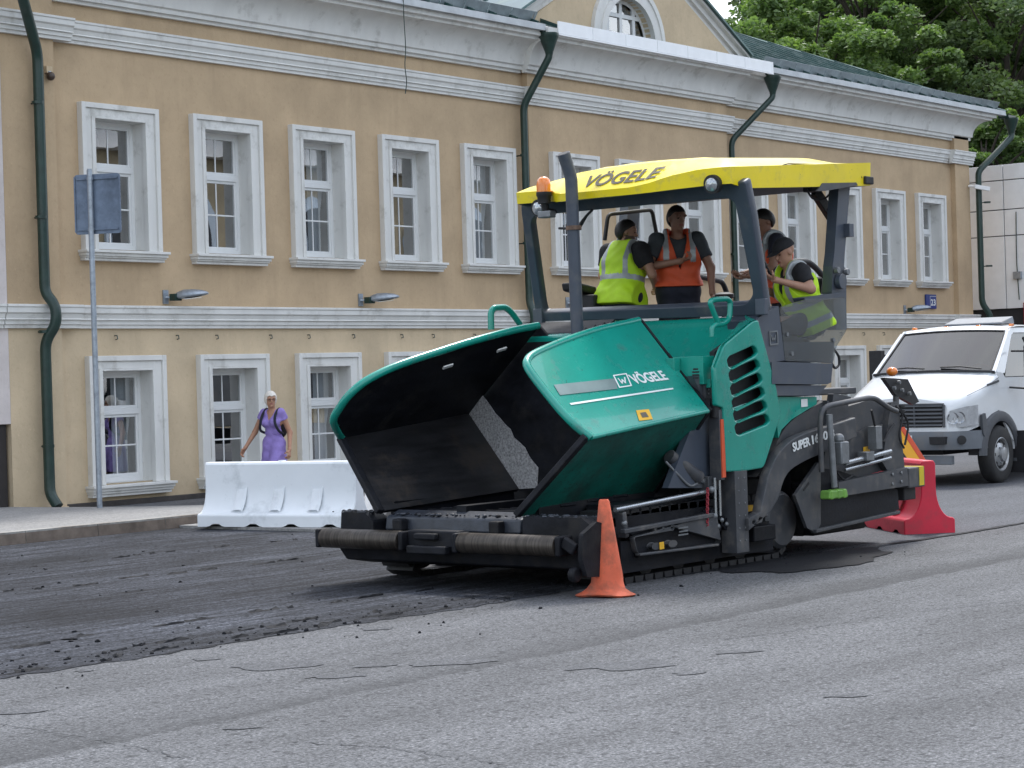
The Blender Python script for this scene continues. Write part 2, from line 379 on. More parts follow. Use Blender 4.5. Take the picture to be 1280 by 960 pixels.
g = G(); pts = [(16.25, 15.7), (16.2, 18.01), (18.2, 18.01), (18.2, 15.7)]
g.prism([(x, y, .0045) for x, y in pts], (0, 0, .03), PAVEM); struct(g.build('pavement_ramp', smooth=0, bevel=.006))

# ---------------------------------------------------------------- the ochre house
D = 22.5
house = thing('house', (31.5, D, 0), 'long two-storey ochre stucco house with white window surrounds and green roof', 'house')
WX = [18.58, 20.66, 22.72, 24.78, 26.86, 29.18, 31.2, 33.25, 35.27, 37.22, 39.24, 41.31, 43.36]
WW = 1.42; OP0, OP1 = .25, 1.17
UP = (3.62, 5.45); LO = (.32, 1.90)
RIS = (28.62, 35.12)                       # shallow projecting bay
def wall_shift(x): return -.13 if RIS[0] <= x <= RIS[1] else 0.
def wall_strip(g, x0, x1, yf, z0, z1, holes, m):
    xs = sorted({x0, x1, *[h[0] for h in holes if x0 < h[0] < x1], *[h[1] for h in holes if x0 < h[1] < x1]})
    zs = sorted({z0, z1, *[h[2] for h in holes], *[h[3] for h in holes]})
    for a, b in zip(xs[:-1], xs[1:]):
        for c, d in zip(zs[:-1], zs[1:]):
            if any(h[0] <= a and b <= h[1] and h[2] <= c and d <= h[3] for h in holes): continue
            g.add([(a, yf, c), (b, yf, c), (b, yf, d), (a, yf, d)], [(0, 1, 2, 3)], m)
holes = [(x+OP0-.012, x+OP1+.012, *z) for x in WX for z in (UP, LO)]
low = [h for h in holes if h[3] < 3]; upp = [h for h in holes if h[3] > 3]
g = G()
for (a, b) in ((18.1, RIS[0]), RIS, (RIS[1], 45.25)):
    y = D+wall_shift((a+b)/2)
    wall_strip(g, a, b, y, -.1, 2.66, [h for h in low if a < h[0] < b], STUCCO2)
    wall_strip(g, a, b, y, 2.66, 7.3, [h for h in upp if a < h[0] < b], STUCCO)
for x in RIS: g.add([(x, D, -.1), (x, D-.13, -.1), (x, D-.13, 7.3), (x, D, 7.3)], [(0, 1, 2, 3)], STUCCO)
for (a, b, z0, z1, m) in ((17.2, 18.1, -.1, 2.66, STUCCO2), (17.2, 18.1, 2.66, 7.3, STUCCO), (45.25, 46.0, -.1, 2.66, STUCCO2), (45.25, 46.0, 2.66, 7.3, STUCCO)):
    y = D-.12
    g.add([(a, y, z0), (b, y, z0), (b, y, z1), (a, y, z1), (a, D+.3, z0), (b, D+.3, z0), (b, D+.3, z1), (a, D+.3, z1)], [(0, 1, 2, 3), (0, 4, 7, 3), (1, 5, 6, 2)], m)
g.add([(46, D+.3, -.1), (46, D+11, -.1), (46, D+11, 7.3), (46, D+.3, 7.3)], [(0, 1, 2, 3)], STUCCO)
g.add([(17.2, D+11, -.1), (46, D+11, -.1), (46, D+11, 7.3), (17.2, D+11, 7.3)], [(0, 1, 2, 3)], STUCCO)
g.build('wall', house, smooth=0)
g = G()
for (a, b) in ((18.1, RIS[0]), (RIS[0]-.02, RIS[1]+.02), (RIS[1], 45.25)):
    y = D+wall_shift((a+b)/2); z = .075
    g.box(a+.005, b-.005, y-.055, y+.02, -.6, z, PLINTH)
g.box(17.2, 18.098, D-.165, D-.1, -.6, .06, STUCCO2)
g.build('plinth', house, smooth=0, bevel=.008)
def prof_course(z0, z1, out):     # stepped string course
    h = z1-z0
    return [(0.02, z0), (-.35*out, z0), (-.35*out, z0+.16*h), (-.5*out, z0+.16*h), (-.5*out, z0+.36*h), (-.72*out, z0+.36*h), (-.60*out, z0+.42*h), (-.72*out, z0+.60*h), (-.9*out, z0+.66*h), (-.9*out, z0+.88*h), (-out, z0+.90*h), (-out, z1), (.02, z1+.012)]
def run(g, prof, m):
    for (a, b, s) in ((18.1, RIS[0]-.06, 0), (RIS[0]-.085, RIS[1]+.085, -.13), (RIS[1]+.06, 45.25, 0), (17.1, 18.38, -.12), (45.0, 46.12, -.12)):
        g.extrude_x([(D+s+y, z) for y, z in prof], a, b, m)
for z0, z1, out in ((2.50, 2.82, .15), (6.46, 6.77, .15)):
    g = G(); run(g, prof_course(z0, z1, out), PLASTER); g.build('string_course', house, smooth=25, bevel=.004)
corn = [(.02, 7.02), (-.07, 7.02), (-.07, 7.07), (-.12, 7.07), (-.12, 7.13), (-.16, 7.15)]
corn += [(-.16-.34*(1-math.cos(a)), 7.15+.40*math.sin(a)) for a in np.linspace(.1, math.pi/2, 8)]
corn += [(-.52, 7.55), (-.52, 7.60), (-.60, 7.61), (-.60, 7.75), (-.02, 7.77), (.02, 7.77)]
g = G()
for (a, b, s) in ((17.0, RIS[0]-.1, 0), (RIS[0]-.12, RIS[1]+.12, -.13), (RIS[1]+.1, 45.9, 0)): g.extrude_x([(D+s+y, z) for y, z in corn], a, b, PLASTER)
g.loft([[(45.9, D+y, z) for y, z in corn], [(46-y, D+y, z) for y, z in corn], [(46-y, D+11, z) for y, z in corn]], PLASTER)
g.build('cornice', house, smooth=25)

# windows: one of each kind, then copies
def window_proto(z0, z1, sill_drop, kind):
    y = D; W = []
    g = G(); a, b = OP0, OP1; o0, o1 = 0., WW; top = z1+.215
    def arch(i0, i1, d, it, ot):   # three-sided band between inner and outer outline
        yy0, yy1 = y-d, y+.01
        for (xa, xb, za, zb) in ((i0[0], i0[1], z0-.02, ot), (i1[0], i1[1], z0-.02, ot), (i0[1], i1[0], it, ot)): g.box(xa, xb, yy0, yy1, za, zb, PLASTER)
    arch((0, .075), (WW-.075, WW), .105, top-.075, top)
    arch((.0755, .185), (WW-.185, WW-.0755), .075, top-.185, top-.0755)
    arch((.1855, OP0), (OP1, WW-.1855), .09, z1, top-.1855)
    # reveals
    for x in (a, b): g.add([(x, y, z0), (x, y+.42, z0), (x, y+.42, z1), (x, y, z1)], [(0, 1, 2, 3)], PLASTER)
    g.add([(a, y, z1), (b, y, z1), (b, y+.42, z1), (a, y+.42, z1)], [(0, 1, 2, 3)], PLASTER)
    g.add([(a, y-.02, z0), (b, y-.02, z0), (b, y+.42, z0), (a, y+.42, z0)], [(0, 1, 2, 3)], PLASTER)
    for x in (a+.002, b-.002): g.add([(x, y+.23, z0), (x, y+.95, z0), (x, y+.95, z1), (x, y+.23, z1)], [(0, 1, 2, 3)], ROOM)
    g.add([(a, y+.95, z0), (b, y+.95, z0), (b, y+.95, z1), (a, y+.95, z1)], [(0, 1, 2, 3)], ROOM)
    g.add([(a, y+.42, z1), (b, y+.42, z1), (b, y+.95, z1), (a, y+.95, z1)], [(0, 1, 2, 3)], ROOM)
    win = g.build('window', None, smooth=0, bevel=.006)
    g = G(); s = D-sill_drop[2]
    g.box(-.06, WW+.06, y-.20, y+.02, z0-.06, z0-.022, PLASTER); g.box(-.045, WW+.045, y-.165, y+.02, z0-.105, z0-.0605, PLASTER)
    g.box(-.03, WW+.03, y-.14, y+.02, z0-sill_drop[0], z0-.1055, PLASTER); g.box(-.02, WW+.02, y-.11, y+.02, z0-sill_drop[1], z0-sill_drop[0]-.0005, PLASTER)
    sill = g.build('sill', None, smooth=0, bevel=.005)
    g = G(); y0, y1 = y+.19, y+.24; h = z1-z0; zt = z0+.615*h; f = .06
    g.box(a+.001, a+f, y0, y1, z0, z1, SASHW); g.box(b-f, b-.001, y0, y1, z0, z1, SASHW)
    g.box(a+f, b-f, y0, y1, z0, z0+.075, SASHW); g.box(a+f, b-f, y0, y1, z1-.055, z1, SASHW)
    g.box(a+f, b-f, y0-.015, y1, zt-.01, zt+.075, SASHW)
    for (za, zb) in ((z0+.075, zt-.01), (zt+.075, z1-.055)):   # casement frames
        c = .042; g.box(a+f, a+f+c, y0+.01, y1-.002, za, zb, SASHW); g.box(b-f-c, b-f, y0+.01, y1-.002, za, zb, SASHW)
        g.box(a+f+c, b-f-c, y0+.01, y1-.002, za, za+c, SASHW); g.box(a+f+c, b-f-c, y0+.01, y1-.002, zb-c, zb, SASHW)
    xm = (a+b)/2; zl0, zl1, zu0, zu1 = z0+.117, zt-.052, zt+.117, z1-.097
    g.box(xm-.011, xm+.011, y0+.02, y0+.034, zl0, zl1, SASHW); g.box(xm-.011, xm+.011, y0+.02, y0+.034, zu0, zu1, SASHW)
    zm = (zl0+zl1)/2; g.box(a+f+.042, b-f-.042, y0+.0195, y0+.0335, zm-.012, zm+.012, SASHW)
    sash = g.build('sash', None, smooth=0, bevel=.004)
    g = G(); x0, x1 = a+f+.042, b-f-.042
    for (za, zb) in ((zl0, zl1), (zu0, zu1)): g.add([(x0, y0+.03, za), (x1, y0+.03, za), (x1, y0+.03, zb), (x0, y0+.03, zb)], [(0, 1, 2, 3)], PANE)
    pane = g.build('pane', None, smooth=0)
    kids = [sill, sash, pane]
    if kind:
        g = G(); q = np.linspace(0, 1, 15); cx0, cx1 = (a+.05, a+.33) if kind == 1 else (b-.42, b-.05)
        yy = [y+.36+.025*math.sin(k*9) for k in q]
        g.loft([[(cx0+(cx1-cx0)*k*(1 if z > z0+.5*h else .8), v, z) for k, v in zip(q, yy)] for z in np.linspace(z0+.05, z1-.02, 6)], CURTAIN)
        kids.append(g.build('curtain', None))
    for k in kids: k.parent = win
    return win
protos = {(True, k): window_proto(*UP, (.13, .17, .1), k) for k in (0, 1, 2)}
protos.update({(False, k): window_proto(*LO, (.14, .185, .1), k) for k in (0, 1, 2)})
used = set()
kinds_u = [0, 1, 2, 1, 2, 0, 2, 1, 1, 2, 0, 2, 1]; kinds_l = [2, 0, 2, 2, 0, 1, 0, 0, 2, 0, 1, 2, 0]
for up, kinds in ((True, kinds_u), (False, kinds_l)):
    for x, k in zip(WX, kinds):
        p = protos[(up, k)]
        o = p if (up, k) not in used else dup(p); used.add((up, k))
        o.parent = house; o.location = V(x, wall_shift(x+.3)-(.001 if x == WX[5] else 0), 0)-np.array(house.location)
for key, p in protos.items():
    if key not in used:
        for c in list(p.children): bpy.data.objects.remove(c)
        bpy.data.objects.remove(p)

EAVEM = mat('weathered eave sheet', (.40, .42, .43), .5, .2, var=.15, scale=3)
# roof, guards, pediment
EV = (21.86, 7.79); PT = .42; RIDGE = 5.6
def roof_pt(x, t): return (x, EV[0]+t, EV[1]+PT*t)
g = G(); XE = 47.0
g.add([roof_pt(10, 0), roof_pt(XE, 0), roof_pt(XE-RIDGE, RIDGE), roof_pt(10, RIDGE)], [(0, 1, 2, 3)], ROOFG)
g.add([roof_pt(XE, 0), (XE, EV[0]+2*RIDGE, EV[1]), roof_pt(XE-RIDGE, RIDGE)], [(0, 1, 2)], ROOFG)
g.add([(10, EV[0]+2*RIDGE, EV[1]), (XE, EV[0]+2*RIDGE, EV[1]), roof_pt(XE-RIDGE, RIDGE), roof_pt(10, RIDGE)], [(0, 1, 2, 3)], ROOFG)
g.box(17, 46.9, EV[0]-.02, EV[0]+.62, EV[1]-.03, EV[1]-.012, PLASTER)
x = 17.3
while x < XE-.3:
    t1 = min(RIDGE, XE-x); a, b = V(*roof_pt(x, 0)), V(*roof_pt(x, t1)); g.bar(a+V(0, 0, .02), b+V(0, 0, .02), .035, .075, ROOFG); x += .58
g.tube([roof_pt(XE, 0), roof_pt(XE-RIDGE, RIDGE)], .05, ROOFG, 6)
roof = g.build('roof', house, smooth=0)
for (x0, x1) in ((17.2, 28.45), (36.0, 46.9)):    # turned-up snow guard along the eave
    x = x0; g = G()
    while x < x1:
        L = min(.62, x1-x); y0, z0 = EV[0]+.16, EV[1]+PT*.16
        g.hexa([(x, y0, z0), (x+L-.035, y0, z0), (x+L-.02, y0+.02, z0), (x, y0+.02, z0), (x, y0-.09, z0+.17), (x+L-.02, y0-.09, z0+.17), (x+L-.02, y0-.07, z0+.175), (x, y0-.07, z0+.175)], ROOFK); x += .62
    g.build('snow_guard', roof, smooth=0, bevel=.004)
for (x0, x1) in ((17.0, 28.5), (36.0, 46.95)): g = G(); g.hexa([(x0, EV[0]-.05, EV[1]-.10), (x1, EV[0]-.05, EV[1]-.10), (x1, EV[0]+.1, EV[1]-.10), (x0, EV[0]+.1, EV[1]-.10), (x0, EV[0]-.03, EV[1]+.015), (x1, EV[0]-.03, EV[1]+.015), (x1, EV[0]+.12, EV[1]+.06), (x0, EV[0]+.12, EV[1]+.06)], EAVEM); g.build('eave_trim', roof, smooth=0)
# white parapet boards over the bay
g = G(); x = 28.75
while x < 35.9:
    L = min(1.02, 35.95-x); g.box(x+.004, x+L-.004, 21.735, 21.765, 7.66, 7.88, WHITEP); x += 1.02
g.box(28.75, 35.95, 21.725, 21.765, 7.63, 7.655, WHITEP)
g.build('parapet_board', house, smooth=0, bevel=.004)
# pediment: gable wall with a round-headed window, raking cornices, its own small roof
PX, PZ, APX, APZ = 31.9, 7.95, 31.9, 9.80; HW = 3.35
cxw, czw, rwo, rwi = 31.55, 7.88, 1.16, .80
ped = plate('pediment', house, [(-HW, 0), (HW, 0), (0, APZ-PZ+.02)], [[(cxw-PX+rwi*math.cos(a), max(.0+.004, czw-PZ+rwi*math.sin(a))) for a in np.linspace(.06, math.pi-.06, 24)]], (PX, D-.16, PZ), (1, 0, 0), (0, 0, 1), .2, STUCCO2)
g = G()
for r0, r1, dd in ((rwi, .93, .10), (.931, 1.06, .06), (1.061, rwo, .085)):
    A = np.linspace(0.02, math.pi-.02, 28)
    rows = [[(cxw+r*math.cos(a), D-.26-d, czw+r*math.sin(a)) for a in A] for r, d in ((r0, -.15), (r0, dd), (r1, dd), (r1, -.02))]
    g.loft(rows, PLASTER)
aw = g.build('arched_window', ped, smooth=30)
g = G(); yy = D-.14
for x in (-.44, -.02, .40): g.box(cxw+x-.045, cxw+x+.045, yy, yy+.05, PZ, czw+math.sqrt(max(.01, rwi**2-x*x))-.01, SASHW)
g.box(cxw-.7, cxw+.7, yy-.005, yy+.045, czw+.46, czw+.54, SASHW)
g.loft([[(cxw+r*math.cos(a), yy-.004, czw+r*math.sin(a)) for a in np.linspace(.02, math.pi-.02, 24)] for r in (rwi-.07, rwi)], SASHW)
g.build('sash', ped, smooth=0, bevel=.004)
g = G(); g.poly([(cxw+rwi*math.cos(a), yy+.03, czw+rwi*math.sin(a)) for a in np.linspace(.05, math.pi-.05, 20)], PANE); g.build('pane', ped, smooth=0)
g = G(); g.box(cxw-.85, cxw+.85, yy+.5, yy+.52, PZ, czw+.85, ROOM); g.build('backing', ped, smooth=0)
g = G()
for s in (-1, 1):
    e = V(APX+s*(HW+.32), D-.26, PZ-.17); a = V(APX, D-.26, APZ+.0); d = unit(a-e)
    n = V(-d[2]*s, 0, d[0]*s) if s < 0 else V(d[2]*-1, 0, d[0])
    n = np.array([-d[2], 0, d[0]]) if d[0] > 0 else np.array([d[2], 0, -d[0]])
    for k, (off, hgt, dep) in enumerate(((.0, .12, .06), (.1205, .10, .13), (.221, .05, .22))):
        q = lambda p, y: p+n*y
        p = [e+n*off, a+n*off, a+n*(off+hgt), e+n*(off+hgt)]
        g.prism([pp+V(0, -dep+.1, 0) for pp in p], (0, dep+.1, 0), PLASTER)
g.build('raking_cornice', house, smooth=0, bevel=.006)
g = G()
for s in (-1, 1):
    e = V(APX+s*(HW+.45), 0, PZ+.06); a = V(APX, 0, APZ+.33)
    g.hexa([e+V(0, D-.45, 0), a+V(0, D-.45, 0), a+V(0, D+5, 0), e+V(0, D+2.5, 0), e+V(0, D-.45, .05), a+V(0, D-.45, .05), a+V(0, D+5, .05), e+V(0, D+2.5, .05)], ROOFG)
g.build('gable_roof', house, smooth=0)
# down pipes with funnels
def downpipe(path, r, funnel=None):
    g = G(); g.tube(fillet_path(path, .14, 5), r, PIPE, 12)
    if funnel is not None:
        f = V(*funnel); g.lathe(f, (0, 0, 1), [(r, -.05), (r+.01, 0), (.17, .26), (.18, .28), (.18, .33), (.15, .33)], PIPE, 16)
        g.box(f[0]-.2, f[0]+.2, f[1]-.03, f[1]+.25, f[2]+.335, f[2]+.40, PIPE)
    p = g.build('downpipe', house, smooth=40)
    for z in np.arange(.9, 6, 1.55):
        g = G(); x, y = path[-3][0], path[-3][1]
        g.lathe((x, y, z), (0, 0, 1), [(r+.008, -.02), (r+.008, .02)], PIPE, 12); g.tube([(x, y+r, z), (x, y+.25, z)], .012, PIPE, 5); g.build('bracket', p, smooth=40)
fun = lambda x, y, z: (x, y, z)
downpipe([(28.62, 21.86, 7.38), (28.62, 21.86, 7.25), (28.42, 22.31, 6.42), (28.42, 22.31, 2.95), (28.42, 22.22, 2.75), (28.42, 22.22, 2.45), (28.42, 22.33, 2.25), (28.42, 22.33, .3), (28.42, 22.2, .05)], .065, (28.62, 21.86, 7.33))
downpipe([(36.1, 21.86, 7.34), (36.1, 21.86, 7.2), (35.27, 22.36, 6.3), (35.27, 22.36, 3.0), (35.27, 22.24, 2.8), (35.27, 22.24, 2.45), (35.27, 22.38, 2.2), (35.27, 22.38, .2), (35.27, 22.2, 0)], .06, (36.1, 21.86, 7.3))
downpipe([(17.1, 21.7, 7.6), (17.0, 21.75, 7.2), (17.72, 22.24, 6.22), (17.72, 22.24, 2.98), (17.78, 22.10, 2.80), (17.78, 22.09, 2.55), (17.70, 22.24, 2.32), (17.70, 22.24, .25), (17.72, 22.1, .08)], .075)
downpipe([(47.3, 21.85, 7.36), (47.3, 21.85, 7.2), (46.12, 22.2, 6.3), (46.12, 22.2, 3.1), (46.25, 22.05, 2.8), (46.25, 22.05, 2.5), (46.12, 22.2, 2.3), (46.12, 22.2, 0)], .075, (47.3, 21.85, 7.33))
# small iron hooks under the lower string course
rh = random.Random(8)
for x in np.arange(19.2, 45, .98):
    if RIS[0]-.2 < x < RIS[1]+.2: continue
    x += rh.uniform(-.12, .12); g = G(); g.tube([(x, D, 2.40), (x, D-.05, 2.40), (x, D-.06, 2.35), (x, D-.02, 2.345)], .009, PIPE, 5); g.build('hook', house)
g = G(); g.tube(smooth_path([(24.75, 21.82, 7.95), (24.74, 21.81, 7.5), (24.76, 21.81, 7.0), (24.73, 21.81, 6.7), (24.76, 21.81, 6.45), (24.72, 21.81, 6.25)], 5), .008, PIPE, 5); g.build('hanging_cable', house)
# ---------------------------------------------------------------- neighbours
nb = thing('neighbour_house', (14, D, 0), 'narrow strip of pinkish white house with a dark doorway at the left edge', 'house')
DARKW = mat('dark door paint', (.022, .018, .017), .5, var=.3)
g = G(); g.box(6, 17.19, D-.13, D+9, 1.22, 6.44, PINK); g.box(6, 16.6, D-.13, D+9, -.2, 1.2195, PINK); g.box(6, 17.19, D-.115, D+9, 6.4405, 7.7, STUCCO); g.build('wall', nb, smooth=0)
g = G(); g.box(16.61, 17.16, D-.06, D+.1, -.2, 1.21, DARKW); g.build('door', nb, smooth=0)
g = G(); g.extrude_x([(D-.13+y, z) for y, z in prof_course(6.46, 6.77, .15)], 6, 17.08, PLASTER); g.extrude_x([(D-.13+y, z) for y, z in prof_course(2.50, 2.82, .14)], 6, 17.08, PLASTER); g.build('string_course', nb, smooth=25)

pb = thing('panel_building', (48, 19, 0), 'low building clad in large white panels beyond the corner of the ochre house', 'building')
g = G(); ys = [28, 24.6, 22.44, 20.6, 18.7, 16.8, 14.9, 13.0]; zs = [2.98, 4.82, 5.48, 6.22, 6.62]
for a, b in zip(ys[1:], ys[:-1]):
    for c, d in zip(zs[:-1], zs[1:]): g.box(48.0, 48.06, a+.012, b-.012, c+.012, d-.012, WHITEP)
g.build('cladding', pb, smooth=0, bevel=.006)
g = G(); g.box(48.062, 58, 13, 28, -.2, 6.6, mat('dark joint wall', (.03, .03, .032), .8)); g.build('wall', pb, smooth=0)
REDP = mat('red paint', (.32, .03, .045), .5)
g = G(); g.box(47.9, 48.0, 18.2, 21.95, .4, 3.12, REDP); g.build('red_sign_panel', pb, smooth=0, bevel=.01)
g = G(); g.tube(smooth_path([(47.97, 22.1, 5.4), (47.97, 22.12, 4.2), (47.97, 22.08, 3.2)], 4), .012, PIPE, 5); g.box(47.9, 48.0, 22.0, 22.2, 3.72, 3.9, GALV); g.build('cable', pb)

# house across the street (seen only in the window panes)
ob = thing('opposite_house', (45, -14, 0), 'yellow house with white arches across the street', 'house')
OCH2 = stucco('yellow stucco', (.44, .37, .25), (.34, .28, .18), .4)
g = G(); g.box(22, 95, -24, -14, 0, 11.5, OCH2); g.build('wall', ob, smooth=0)
g = G()
PALEB = mat('pale blue plaster', (.55, .64, .74), .7, var=.06)
for x in np.arange(24, 94, 3.4):
    for z0, h in ((.8, 2.0), (5.0, 3.2)):
        A = np.linspace(0, math.pi, 14)
        pr = [(x-1.15, -13.99, z0), (x+1.15, -13.99, z0)]+[(x+1.15*math.cos(a), -13.99, z0+h+1.15*math.sin(a)) for a in A]
        g.prism(pr, (0, .12, 0), PALEB)
        pr = [(x-.7, -13.86, z0+.2), (x+.7, -13.86, z0+.2)]+[(x+.7*math.cos(a), -13.86, z0+h+.7*math.sin(a)) for a in A]
        g.prism(pr, (0, .02, 0), ROOM)
g.build('arched_window', ob, smooth=0)
g = G(); g.box(21.8, 95.2, -14.5, -13.4, 10.6, 11.2, WHITEP); g.box(21.8, 95.2, -14.3, -13.7, 4.2, 4.5, WHITEP); g.build('cornice', ob, smooth=0)
g = G(); g.add([(21, -13.2, 11.5), (96, -13.2, 11.5), (96, -19, 13), (21, -19, 13)], [(0, 1, 2, 3)], ROOFG); g.build('roof', ob, smooth=0)

# ---------------------------------------------------------------- trees
def leafmat(name, c0, c1):
    m, t, b = nt(name)
    gi = t.nodes.new('ShaderNodeNewGeometry'); r = ramp(t, gi.outputs['Random Per Island'], .0, 1, c0, c1)
    c = mixc(t, ramp(t, noise(t, .55, 3), .35, .65), r, mixc(t, 1, r, (1.35, 1.25, 1.1), 'MULTIPLY'))
    t.links.new(c, b.inputs['Base Color']); b.inputs['Roughness'].default_value = .55
    tl = t.nodes.new('ShaderNodeBsdfTranslucent'); t.links.new(mixc(t, 1, c, (1.3, 1.5, .7), 'MULTIPLY'), tl.inputs[0])
    mx = N(t, 'ShaderNodeMixShader'); mx.inputs[0].default_value = .36; out = [n for n in t.nodes if n.type == 'OUTPUT_MATERIAL'][0]
    t.links.new(b.outputs[0], mx.inputs[1]); t.links.new(tl.outputs[0], mx.inputs[2]); t.links.new(mx.outputs[0], out.inputs[0]); return m
LEAF_L = leafmat('light maple leaves', (.085, .145, .055), (.155, .23, .085)); LEAF_D = leafmat('dark leaves', (.075, .112, .07), (.125, .175, .10)); LEAF_M = leafmat('mid green leaves', (.085, .135, .065), (.15, .21, .095))
BARK = mat('bark', (.06, .048, .038), .9, var=.4, scale=12, bmp=.6, bscale=20, stretch=(1, 1, .2))
def tree(x, y, h, rad, crown_c, seed, leaf, label, leaves=62000, size=.092, zs=1.0, name='tree'):
    R = np.random.RandomState(seed); t = thing(name, (x, y, 0), label, 'tree', 'trees behind the houses')
    cz = crown_c; g = G(); top = V(x, y, cz+rad*.4)
    g.tube([(x, y, -.1), (x+.1, y, h*.25), (x-.1, y+.1, cz-rad*.2), tuple(top)], [.26, .2, .14, .04], BARK, 9)
    cl = []; n = int(150*(rad/4)**1.3)+30
    while len(cl) < n:
        d = R.normal(size=3); d /= np.linalg.norm(d); q = R.uniform(.42, 1.0)**.6
        lump = 1+.28*math.sin(3.1*d[0]+seed)*math.cos(2.7*d[1]+seed*2)+.18*math.sin(5*d[2]+seed)
        p = d*q*rad*lump; p[2] *= zs
        if p[2] > -rad*.85: cl.append(p+V(x, y, cz))
    for p in cl[::3]:
        k = V(x, y, max(h*.22, p[2]-rad*.7)); m_ = (k+p)/2+V(0, 0, rad*.08); g.tube([k, m_, p], [.055, .035, .012], BARK, 5)
    g.build('trunk', t, smooth=60)
    per = leaves//len(cl); vs = []; 
    for p in cl:
        s = R.uniform(.45, 1.05)*rad*.18; q = R.normal(size=(per, 3)); q /= np.linalg.norm(q, axis=1)[:, None]; q *= (R.rand(per)**.45)[:, None]*s; q[:, 2] *= .62
        c = p+q; c[:, 2] -= .25*(q[:, 0]**2+q[:, 1]**2)/s
        a = R.normal(size=(per, 3)); a[:, 2] *= .5; a /= np.linalg.norm(a, axis=1)[:, None]
        b = np.cross(a, R.normal(size=(per, 3))+V(0, 0, .9)); b /= np.linalg.norm(b, axis=1)[:, None]
        sz = (R.uniform(.6, 1.25, per)*size)[:, None]
        vs.append(np.stack([c-a*sz, c+b*sz*.55, c+a*sz, c-b*sz*.55], 1))
    vs = np.concatenate(vs).reshape(-1, 3)-V(x, y, 0); me = bpy.data.meshes.new('crown'); nf = len(vs)//4
    me.vertices.add(len(vs)); me.vertices.foreach_set('co', vs.ravel()); me.loops.add(len(vs)); me.loops.foreach_set('vertex_index', np.arange(len(vs)))
    me.polygons.add(nf); me.polygons.foreach_set('loop_start', np.arange(0, len(vs), 4)); me.polygons.foreach_set('loop_total', np.full(nf, 4)); me.update(); me.validate()
    me.materials.append(leaf); place_mesh('crown', me, t)
def tree_at(px, py, dist, rad, *a, **k):
    b = bearing(px, py); p = EYE+b*(dist/np.linalg.norm(b)); tree(p[0], p[1], p[2]+rad, rad, p[2], *a, **k)
tree_at(1015, 120, 60, 3.3, 1, LEAF_L, 'light green maple just behind the green roof, lowest of the bright crowns')
tree_at(1085, 40, 66, 3.6, 2, LEAF_L, 'light green maple with a tall bright crown left of the dark trees')
tree_at(1165, 95, 70, 4.6, 3, LEAF_M, 'broad mid green tree in the middle of the row behind the roof', leaves=80000)
tree_at(1262, 105, 66, 5.0, 4, LEAF_M, 'mid green tree at the right edge above the white panel building', leaves=76000)
tree_at(1040, 8, 84, 4.6, 5, LEAF_D, 'dark tree beside the gap of bright sky above the gable', leaves=56000, size=.125)
tree_at(1110, -30, 92, 6.4, 6, LEAF_D, 'tall dark tree at the back of the row, behind the bright maples', leaves=60000, size=.15)
tree_at(1230, 225, 58, 2.2, 7, LEAF_L, 'small light green tree low above the white panel building', leaves=26000)
tree_at(900, 58, 96, 1.7, 8, LEAF_M, 'thin young tree in the gap of bright sky beside the gable', leaves=4500, size=.10)
tree_at(1290, 170, 75, 4.6, 9, LEAF_D, 'dark tree behind the end of the green roof', leaves=64000)
tree_at(1190, -10, 88, 5.6, 10, LEAF_D, 'dark tree filling the top right behind the mid green trees', leaves=60000, size=.13)
# ---------------------------------------------------------------- the asphalt paver
YN, YC = 9.2, 10.5
def mir(p): return V(p[0], 2*YC-p[1], p[2])
GREEN = mat('green machine paint', (.008, .275, .21), .25, var=.10, scale=2, dirt=(.035, .17, .14), dirt_amt=.16, dscale=7, coat=.3, specks=.69, runs=.62)
GREENS = mat('shaded green paint with bitumen', (.008, .115, .09), .38, var=.35, scale=2.5, dirt=(.014, .036, .032), dirt_amt=.4, dscale=2.2, specks=.62, runs=.55)  # machine green with underside shade mixed into the colour, plus bitumen dirt
YELLOW = mat('yellow canopy paint', (.84, .66, .010), .32, var=.06, scale=2, dirt=(.50, .40, .08), dirt_amt=.25, dscale=5, coat=.2, specks=.71, runs=.64)
SLATE = mat('slate blue grey paint', (.055, .068, .092), .42, var=.1, scale=4, dirt=(.12, .12, .12), dirt_amt=.3, specks=.72)
CHAR = mat('charcoal paint', (.050, .053, .060), .46, var=.18, scale=5, dirt=(.13, .12, .11), dirt_amt=.36, dscale=6, runs=.60)
BLACK = mat('black rubber', (.014, .014, .016), .6, var=.3, scale=12, bmp=.2, bscale=60)
SOOT = mat('bitumen stained steel', (.010, .0108, .0145), .55, var=.5, scale=5, bmp=.45, bscale=28, dirt=(.03, .028, .027), dirt_amt=.3, dscale=4, stretch=(.4, 1, 1.5), spec=.2)
TARRED = mat('tarry blue grey steel', (.026, .031, .042), .45, var=.4, scale=8, bmp=.6, bscale=40)
WORN = mat('scraped hopper steel', (.026, .026, .029), .34, .35, var=.4, scale=6, bmp=.2, bscale=30, dirt=(.085, .066, .05), dirt_amt=.26, dscale=1.3, stretch=(.4, 3, 3))
SPECKLE = mat('speckled grey steel', (.38, .375, .38), .8, var=.55, scale=55, bmp=.9, bscale=90)
ROLL = mat('worn roller steel', (.060, .051, .043), .42, .55, var=.65, scale=9, bmp=.1, dirt=(.06, .052, .045), dirt_amt=.25, dscale=9, stretch=(.3, 7, .3))
STEEL = mat('bright steel rod', (.42, .44, .46), .25, .9, var=.1)
CAST = mat('grey cast metal', (.20, .21, .22), .5, .5, var=.2, scale=12)
ORANGE = mat('orange reflector strip', (.62, .085, .025), .45, var=.12, scale=8)
LAMPO = mat('amber lamp lens', (.75, .20, .015), .12, var=.05, coat=.8)
